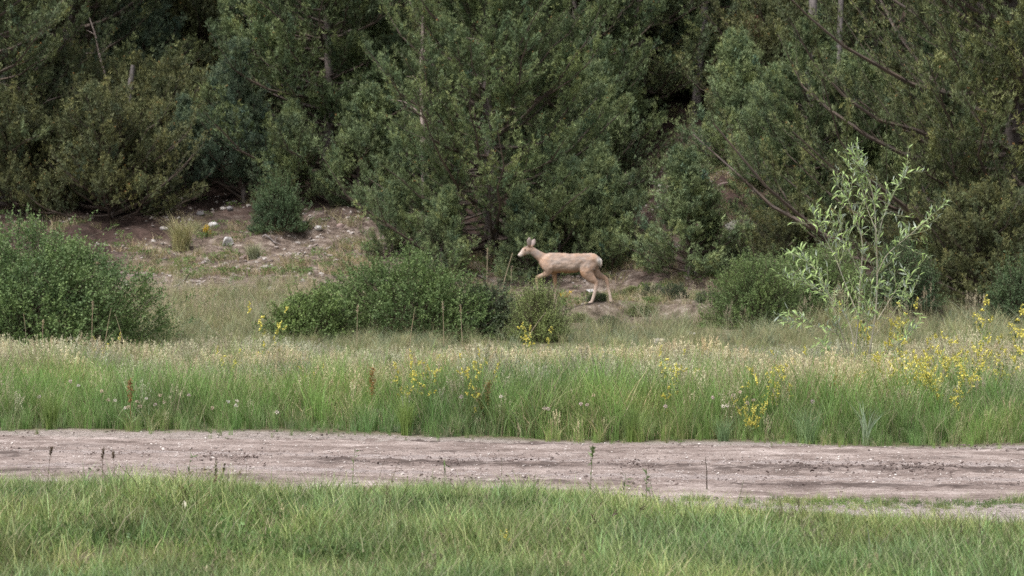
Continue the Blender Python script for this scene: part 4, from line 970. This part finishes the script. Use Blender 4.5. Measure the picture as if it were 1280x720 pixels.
# rust coloured docks
def dock(seed, h, c, n=3, spread=.08):
    r = np.random.default_rng(seed); st = Bag(); sd = Bag()
    for i in range(n):
        a = r.uniform(0, 6.28); d = np.array([math.cos(a), math.sin(a) * .6, 0]) * spread * (i > 0) ; hh = h * (1 - .12 * i); q = np.linspace(0, 1, 6)[:, None]
        V, F = tubes((d * q * 1.5 + np.array([0, 0, hh]) * q)[None], (.004 * (1 - .5 * q[:, 0]))[None], 4); st.add(V, F, (.2, .13, .07))
        m = 170; t = r.uniform(.55, 1, m)[:, None]; rad = .024 * np.sin((t - .5) * 2 * np.pi * .5 + .5)
        sd.add(*leaves(d * t * 1.5 + np.array([0, 0, hh]) * t + r.normal(0, 1, (m, 3)) * rad * .6, r.normal(0, .6, (m, 3)) + np.array([0, 0, .6]), r, .022, .014, np.array(c), .1, .3))
    sd2 = Bag(); sd2.add(*blades(r, 8, .05, h * .4, .2, .022, .6, [(.12, .2, .07)], 5)); 
    return st.mesh('stem'), sd2.mesh('foliage'), sd.mesh('seed_head')
def put_dock(px, D, h, c, n, seed, label):
    x, y, z = at(px, D); t = empty('dock_plant', (x, y, z), 0, 1, label, 'dock plant', 'seeding dock plants')
    for nm, me in zip(('stem', 'foliage', 'seed_head'), dock(seed, h, c, n)): obj(nm, me, M_PLANT, t)
put_dock(1043, 22.6, .56, (.33, .11, .04), 3, 1, 'rust red seeding dock below the willow sapling')
put_dock(163, 22.8, .50, (.24, .155, .07), 1, 2, 'brown seeding dock spike in the left meadow among white clover')
put_dock(465, 22.9, .60, (.24, .15, .06), 1, 3, 'brown seeding dock spike near the left of centre')
put_dock(610, 22.5, .5, (.24, .19, .08), 2, 4, 'olive brown seeding dock beside the yellow sweetclover in the middle')
put_dock(487, 25.0, .62, (.12, .18, .05), 1, 5, 'dark green dock spike sticking up near the back of the meadow')

# ------------------------------------------------------------------ single stalks and sticks
def stalk(name, px, D, top_py, rad, c, label, lean=0.0, cat='stalk', head=None, group=None, leafy=0, seed=0, wig=.0):
    r = np.random.default_rng(seed + px); x, y, z = at(px, D); h = max(.08, EYE + (HOR - top_py) / FPX * D - z)
    t = empty(name, (x, y, z - .02), 0, 1, label, cat, group); q = np.linspace(0, 1, 9)[:, None]
    P = np.array([lean, 0, 0]) * q ** 1.5 + np.array([0, 0, h + .02]) * q + r.normal(0, wig, (9, 3)) * q * np.array([1, 1, 0])
    b = Bag(); V, F = tubes(P[None], (rad * (1 - .6 * q[:, 0]))[None], 5); b.add(V, F, c); obj('stem', b.mesh('stem', True), M_PLANT, t)
    if head:
        b = Bag(); m = 60; u = r.uniform(0, 1, m)[:, None]; pos = P[-1] - norm(P[-1] - P[-2]) * head[0] * u + r.normal(0, head[1] * .5, (m, 3))
        b.add(*leaves(pos, np.tile(norm(P[-1] - P[-2]), (m, 1)), r, .022, .008, np.array(head[2]), 0, .5)); obj('seed_head', b.mesh('seed_head'), M_PLANT, t)
    if leafy:
        b = Bag(); u = np.linspace(.25, .98, leafy)[:, None]; pos = np.array([lean, 0, 0]) * u ** 1.5 + np.array([0, 0, h]) * u
        b.add(*leaves(pos, r.normal(0, .7, (leafy, 3)) + np.array([0, 0, .5]), r, .055, .012, np.array((.12, .18, .07)), .1, .2)); obj('foliage', b.mesh('foliage'), M_PLANT, t)
    return t
TAN = (.42, .35, .25); BRN = (.16, .12, .09)
DS = 'dry stalks standing up against the bushes'
stalk('dry_stalk', 608, 40.0, 310, .012, TAN, 'tall straight dry stalk left of the head of the deer', .02, head=(.18, .02, TAN), group=DS)
stalk('dry_stalk', 622, 40.0, 316, .012, TAN, 'dry stalk leaning right toward the muzzle of the deer', .26, group=DS)
stalk('dry_stalk', 638, 40.5, 333, .010, TAN, 'short dry stalk below the muzzle of the deer', .02, head=(.1, .015, TAN), group=DS)
stalk('dry_stalk', 652, 33.5, 390, .007, TAN, 'bent dry stalk leaning right in front of the feathery bush', .35, group=DS)
stalk('dry_stalk', 578, 34.0, 382, .007, TAN, 'dry stalk in front of the right side of the broad domed bush', -.03, group=DS, head=(.1, .012, TAN))
stalk('dry_stalk', 555, 34.0, 378, .006, TAN, 'dry stalk in front of the middle of the broad domed bush', -.02, group=DS, head=(.12, .012, TAN))
stalk('dry_stalk', 512, 34.0, 385, .006, TAN, 'leaning dry stalk in front of the left side of the broad domed bush', .08, group=DS)
stalk('dry_stalk', 446, 33.5, 382, .006, TAN, 'dry stalk at the left end of the broad domed bush', .01, group=DS, head=(.1, .012, TAN))
stalk('dry_stalk', 35, 31.5, 392, .006, TAN, 'dry stalk before the large left bush, close to the left edge', -.06, group=DS)
stalk('dry_stalk', 52, 31.5, 400, .007, TAN, 'short pale stalk before the large left bush', .02, group=DS, head=(.12, .012, TAN))
stalk('dry_stalk', 114, 31.5, 378, .007, TAN, 'tallest dry stalk before the large left bush', .02, group=DS, head=(.12, .014, TAN))
stalk('dry_stalk', 128, 31.5, 385, .006, TAN, 'leaning dry stalk right of the tallest one before the left bush', .12, group=DS)
stalk('dry_stalk', 160, 31.5, 392, .006, TAN, 'dry stalk at the right side of the large left bush', -.18, group=DS)
stalk('bent_stick', 229, 43.0, 341, .02, (.10, .075, .06), 'dark curved stick standing on the slope below the tall tussock', .12, 'stick')
stalk('dark_stick', 884, 17.05, 571, .0055, (.07, .055, .045), 'thin dark stick standing upright at the near edge of the road', -.01, 'stick', wig=.004)
stalk('roadside_weed', 737, 14.8, 560, .0035, (.14, .18, .08), 'tall slender green weed rising in front of the road near the centre', .02, 'weed', head=(.05, .010, (.14, .19, .08)), leafy=12)
stalk('roadside_weed', 780, 15.4, 592, .003, (.14, .19, .08), 'short leafy weed right of the tall slender one', .01, 'weed', leafy=14)
stalk('roadside_weed', 808, 15.6, 587, .003, (.14, .19, .08), 'leafy weed with an open top beside the grass strip', .0, 'weed', leafy=16)
VS = 'weed and grass stalks along the near road edge'
stalk('seed_stalk', 59, 17.3, 560, .0025, BRN, 'thin leaning stalk at the near road edge on the far left', .03, group=VS, head=(.06, .005, BRN))
stalk('seed_stalk', 127, 17.2, 561, .003, BRN, 'dark-headed grass stalk at the near road edge on the left', .01, group=VS, head=(.08, .008, BRN))
stalk('seed_stalk', 143, 17.2, 566, .0025, BRN, 'shorter grass stalk right of the dark-headed one', -.01, group=VS, head=(.05, .006, BRN))
stalk('seed_stalk', 268, 16.6, 580, .003, (.11, .11, .06), 'stubby dark seed spike, left one of a pair', .01, group=VS, head=(.10, .006, (.10, .10, .05)))
stalk('seed_stalk', 275, 16.6, 582, .003, (.11, .11, .06), 'stubby dark seed spike, right one of a pair', .03, group=VS, head=(.10, .006, (.10, .10, .05)))
stalk('seed_stalk', 306, 16.9, 568, .0025, BRN, 'thin stalk right of the pair of stubby dark spikes', .02, group=VS)
stalk('seed_stalk', 235, 16.9, 562, .0025, (.16, .2, .09), 'wispy green stalk left of the pair of stubby dark spikes', .02, group=VS, leafy=8)
stalk('seed_stalk', 440, 16.7, 560, .0025, (.16, .2, .09), 'wispy green stalk in front of the road left of centre', .02, group=VS, leafy=6)
stalk('seed_stalk', 470, 16.5, 575, .0025, BRN, 'forked dark twig in the grass edge left of centre', .06, group=VS)
stalk('seed_stalk', 486, 16.5, 573, .0025, BRN, 'leaning dark twig right of the forked one', .08, group=VS)
stalk('seed_stalk', 556, 16.5, 572, .0022, (.16, .2, .09), 'thin green stalk before the road near the centre', .0, group=VS, leafy=8)
stalk('seed_stalk', 627, 16.4, 570, .0022, (.18, .16, .1), 'thin brownish stalk before the road just left of the tall weed', .0, group=VS)
stalk('seed_stalk', 822, 14.8, 600, .003, (.12, .17, .08), 'stout green blade stalk right of the leafy weeds', -.05, group=VS)
stalk('seed_stalk', 920, 14.6, 600, .003, (.12, .15, .07), 'leaning green stalk by the gravel patch', .05, group=VS)
# pale spiky plant at the far road edge, and a dry curled leaf in the near grass
b = Bag(); r = np.random.default_rng(18); b.add(*blades(r, 26, .03, .42, .15, .013, .45, [(.24, .33, .22), (.30, .38, .27)], 6))
x, y, z = hit(1083, 557); tag(obj('spiky_plant', b.mesh('spiky_plant'), M_PLANT, None, (x, y, z)), 'pale blue-green spiky plant at the far road edge below the willow sapling', 'plant')
V, F = leaf_mesh(1, .3, .25); x, y, z = hit(228, 655)
tag(obj('dry_leaf', new_mesh('dry_leaf', V, F, np.tile(np.array((.62, .58, .46)), (len(V), 1)), True), M_PLANT, None, (x, y, z + .07), (.9, .2, .2), (.09, .09, .09)), 'pale dry curled leaf caught in the near grass at the lower left', 'leaf')
b = Bag(); b.add(*blades(r, 5, .02, .22, .2, .010, .3, [(.42, .46, .34)], 6)); x, y, z = hit(1087, 719)
b2 = obj('pale_blade', b.mesh('pale_blade'), M_PLANT, None, ((1088 - 640) / FPX * 12.4, 12.4, 0)); tag(b2, 'pale grass blades standing out in the near grass at the lower right', 'grass clump')

# ------------------------------------------------------------------ the deer
def build_deer():
    DD = hit(752, 380)[1]; print('deer distance', DD)
    sc_ = DD / FPX
    def Cp(cx, cy, dy=0.0):
        px = 620 + cx / 6.547; py = 280 + cy / 6.547
        return np.array([(px - 640) * sc_, DD + dy, EYE + (HOR - py) * sc_])
    org = Cp(600, 665); org[2] = float(H(org[0], DD))
    u = 1 / 6.547 * sc_   # metres per crop pixel
    Vs, Fs = [], []; nV = 0
    def loft(secs, s=16):
        """secs: (cx, cy, dy, half-height px, half-width m); sections perpendicular to the path in the picture plane, capped ends"""
        nonlocal nV
        c = np.array([Cp(a, b_, d) for a, b_, d, _, _ in secs]) - org
        k0 = len(c); f = np.linspace(0, 1, k0); g = np.linspace(0, 1, max(k0 * 4, 12))
        def cr(v):   # catmull-rom
            v = np.asarray(v, float); out = []
            for t in g * (k0 - 1):
                i = min(int(t), k0 - 2); a = t - i
                p = [v[max(i - 1, 0)], v[i], v[i + 1], v[min(i + 2, k0 - 1)]]
                out.append(.5 * (2 * p[1] + (p[2] - p[0]) * a + (2 * p[0] - 5 * p[1] + 4 * p[2] - p[3]) * a * a + (3 * p[1] - p[0] - 3 * p[2] + p[3]) * a ** 3))
            return np.array(out)
        P = cr(c); hh = cr([q[3] * u for q in secs]); ww = cr([q[4] for q in secs])
        T_ = norm(np.gradient(P, axis=0)); side = np.tile(np.array([0, 1., 0]), (len(P), 1)); side = norm(side - (side * T_).sum(1, keepdims=True) * T_); upv = np.cross(T_, side)
        a = np.linspace(0, 2 * np.pi, s, endpoint=False)
        V = P[:, None] + np.cos(a)[None, :, None] * side[:, None] * ww[:, None, None] + np.sin(a)[None, :, None] * upv[:, None] * hh[:, None, None]
        k = len(P); V = V.reshape(-1, 3)
        F = []
        for i in range(k - 1):
            for j in range(s): F.append((i * s + j, i * s + (j + 1) % s, (i + 1) * s + (j + 1) % s, (i + 1) * s + j))
        V = np.concatenate([V, P[:1] - T_[:1] * hh[0] * .4, P[-1:] + T_[-1:] * hh[-1] * .4])
        for j in range(s): F.append((k * s, (j + 1) % s, j, j)); F.append((k * s + 1, (k - 1) * s + j, (k - 1) * s + (j + 1) % s, (k - 1) * s + (j + 1) % s))
        Vs.append(V); Fs.append((np.array(F), nV)); nV += len(V)
    # trunk from chest to rump: (cx, cy centre, dy, half height px, half width m)
    loft([(362, 322, 0, 34, .075), (400, 318, 0, 66, .12), (450, 316, 0, 82, .140), (520, 320, 0, 82, .15), (600, 323, 0, 82, .168), (680, 314, 0, 74, .15), (740, 303, 0, 66, .14), (790, 304, 0, 62, .135), (828, 308, 0, 48, .10), (850, 312, 0, 26, .06)], 20)
    # neck
    loft([(425, 300, 0, 60, .09), (385, 282, 0, 48, .07), (345, 254, 0, 38, .055), (310, 228, 0, 33, .048), (278, 208, 0, 30, .048)], 14)
    # head
    loft([(296, 208, 0, 28, .045), (268, 210, 0, 34, .056), (240, 222, 0, 33, .052), (216, 240, 0, 25, .037), (196, 254, 0, 18, .03), (182, 264, 0, 12, .024)], 14)
    # ears: one turned forward, one back
    for dy, t in ((-.045, (272, 108)), (.05, (318, 122))):
        b0 = (272, 185) if dy < 0 else (288, 188)
        loft([(b0[0], b0[1], dy, 11, .016), ((b0[0] * .6 + t[0] * .4), (b0[1] * .6 + t[1] * .4), dy * 1.5, 21, .020), (b0[0] * .25 + t[0] * .75, b0[1] * .25 + t[1] * .75, dy * 2.0, 17, .015), (t[0], t[1], dy * 2.2, 3, .006)], 10)
    # tail
    loft([(842, 282, 0, 12, .022), (856, 300, 0, 16, .03), (858, 330, 0, 13, .024), (852, 362, 0, 5, .012)], 10)
    # near hind leg (swung forward under the body), far hind leg (trailing)
    gn = lambda cx, dy: (EYE + HOR * sc_ - 280 * sc_ - float(H(Cp(cx, 0)[0], DD + dy))) / u  # crop row of the ground
    g1, g2, g3 = gn(765, -.09), gn(952, .10), gn(482, .07); print('ground rows', g1, g2, g3)
    loft([(775, 300, -.05, 64, .075), (752, 345, -.08, 72, .082), (745, 395, -.095, 58, .066), (780, 442, -.095, 38, .045), (817, 482, -.09, 21, .027), (816, 520, -.09, 17, .021), (806, 560, -.09, 14.5, .018), (792, 610, -.09, 14, .017), (779, 640, -.09, 13, .017), (765, g1 - 12, -.09, 15, .019), (758, g1 - 2, -.09, 12, .018)], 12)
    loft([(800, 305, .05, 56, .07), (800, 350, .07, 50, .065), (820, 395, .085, 38, .05), (858, 425, .10, 25, .033), (900, 445, .10, 19, .024), (912, 480, .10, 16, .020), (922, 530, .10, 14.5, .018), (933, 580, .10, 13, .016), (944, g2 - 12, .10, 15, .019), (952, g2 - 3, .10, 12, .018)], 12)
    # near foreleg lifted and folded, far foreleg planted
    loft([(440, 300, -.08, 62, .065), (425, 345, -.105, 58, .06), (424, 385, -.10, 40, .05), (405, 408, -.09, 27, .036), (372, 424, -.09, 19, .026), (340, 438, -.09, 17, .023), (332, 470, -.09, 12, .016), (340, 520, -.09, 11, .014), (350, 560, -.09, 13, .016), (350, 582, -.09, 12, .017)], 12)
    loft([(462, 350, .06, 40, .05), (474, 400, .07, 26, .036), (481, 445, .07, 18, .024), (483, 478, .07, 17, .022), (484, 520, .07, 12, .016), (485, 570, .07, 11.5, .015), (486, 600, .07, 13, .016), (482, g3 - 12, .07, 15, .019), (476, g3 - 2, .07, 12, .018)], 12)
    V = np.concatenate(Vs); Q = []; Tn = []
    for F, o_ in Fs:
        t = F[:, 2] == F[:, 3]; Q.append(F[~t] + o_); Tn.append(F[t][:, :3] + o_)
    me = new_mesh('deer_base', V, [np.concatenate(Tn), np.concatenate(Q)])
    o = bpy.data.objects.new('deer_tmp', me); C.objects.link(o)
    md = o.modifiers.new('r', 'REMESH'); md.mode = 'VOXEL'; md.voxel_size = .010
    sm = o.modifiers.new('s', 'SMOOTH'); sm.factor = .5; sm.iterations = 4
    dg = bpy.context.evaluated_depsgraph_get(); dg.update(); body = bpy.data.meshes.new_from_object(o.evaluated_get(dg))
    bpy.data.objects.remove(o); body.name = 'body'
    nv = len(body.vertices); co = np.empty(nv * 3, np.float32); body.vertices.foreach_get('co', co); co = co.reshape(-1, 3)
    nr = np.empty(nv * 3, np.float32); body.vertices.foreach_get('normal', nr); nr = nr.reshape(-1, 3)
    legs = sst(.55, .7, co[:, 2]) * sst(-.42, -.3, co[:, 0])
    dsp = (fbm(co[:, 0] * 7 + co[:, 1] * 3, co[:, 2] * 8, 3, 8) * .034 + fbm(co[:, 0] * 24, co[:, 2] * 24 + co[:, 1] * 20, 2, 9) * .010) * (.25 + .75 * legs)
    co = co + nr * dsp[:, None]; body.vertices.foreach_set('co', co.astype(np.float32).ravel())
    # crop-pixel coordinates of every vertex, for the coat pattern and the painted shoulder highlight
    cx = ((co[:, 0] + org[0]) / sc_ + 20) * 6.547; cyy = (((EYE - (co[:, 2] + org[2])) / sc_) + HOR - 280) * 6.547
    tan = np.array([.345, .23, .165]); grey = np.array([.235, .195, .175]); pale = np.array([.50, .42, .37]); white = np.array([.66, .63, .60]); dark = np.array([.06, .05, .045]); rust = np.array([.34, .20, .12])
    col = np.tile(tan, (nv, 1))
    def mixin(c, wgt):
        nonlocal col
        wgt = np.clip(wgt, 0, 1)[:, None]; col = col * (1 - wgt) + c * wgt
    blob = lambda x0, y0, rx, ry: np.exp(-((cx - x0) / rx) ** 2 - ((cyy - y0) / ry) ** 2)
    nz = fbm(cx * .02, cyy * .035, 4, 5) + .5 * fbm(cx * .09, cyy * .09, 3, 6)
    nz2_ = fbm(cx * .035 + 9, cyy * .05, 3, 16) * 2
    mixin(grey, (.75 * blob(560, 300, 150, 60) + .6 * blob(760, 320, 60, 60) + .8 * blob(330, 235, 55, 55) + nz * 1.5)); mixin(pale, nz2_ * .45); mixin(tan * .66, -nz2_ * .5)
    mixin(pale, .8 * blob(480, 350, 60, 40) * (.6 + nz) + .5 * blob(620, 345, 90, 30))  # shoulder highlight painted into the coat colour, plus a paler flank
    mixin(rust, sst(375, 400, cyy) * sst(440, 490, cx) * (1 - sst(690, 740, cx)) * .8)
    mixin(rust, .7 * blob(560, 400, 120, 22))
    mixin(pale, sst(470, 560, cyy) * .65)
    mixin(white, blob(848, 302, 22, 42) * 1.0)
    mixin(dark, blob(851, 362, 10, 10))
    mixin(pale, sst(235, 205, cx) * (cyy < 330)); mixin(white, blob(205, 270, 22, 14) * .9); mixin(white, blob(262, 240, 26, 12) * .6)
    mixin(dark, blob(177, 266, 11, 11) * 1.6); mixin(dark * 2.2, .8 * blob(250, 185, 18, 14))
    mixin(np.array([.30, .25, .24]), sst(180, 165, cyy) * (cx < 400) * .85)
    mixin(dark, ((cyy > g1 - 16) & (np.abs(cx - 760) < 40)) * 1.0 + ((cyy > g2 - 16) & (np.abs(cx - 950) < 40)) * 1.0 + ((cyy > g3 - 16) & (np.abs(cx - 480) < 40)) + ((cyy > 568) & (np.abs(cx - 350) < 30)))
    a = body.attributes.new('col', 'FLOAT_COLOR', 'POINT'); cc = np.ones((nv, 4), np.float32); cc[:, :3] = col; a.data.foreach_set('color', cc.ravel())
    body.polygons.foreach_set('use_smooth', np.ones(len(body.polygons), bool))
    body.materials.clear()
    mdeer = solid_mat('deer_coat', (.86, .85, .84), (1.1, 1.08, 1.06), 40, 4, .85, .35, (1, 1, 2.5), attr=True, bscale=160, dist=.004)
    root = empty('deer', tuple(org), 0, 1, 'tan mule deer doe walking left below the big central pine, one foreleg lifted', 'deer')
    obj('body', body, mdeer, root)
    # eyes
    meye = solid_mat('deer_eye', (.012, .01, .01), (.02, .016, .014), 20, 2, .15, 0)
    import bmesh
    for s_ in (-1, 1):
        bm = bmesh.new(); bmesh.ops.create_icosphere(bm, subdivisions=2, radius=.014); e = bpy.data.meshes.new('eye'); bm.to_mesh(e); bm.free()
        p = Cp(238, 212, s_ * .050) - org; obj('eye', e, meye, root, tuple(p))
build_deer()
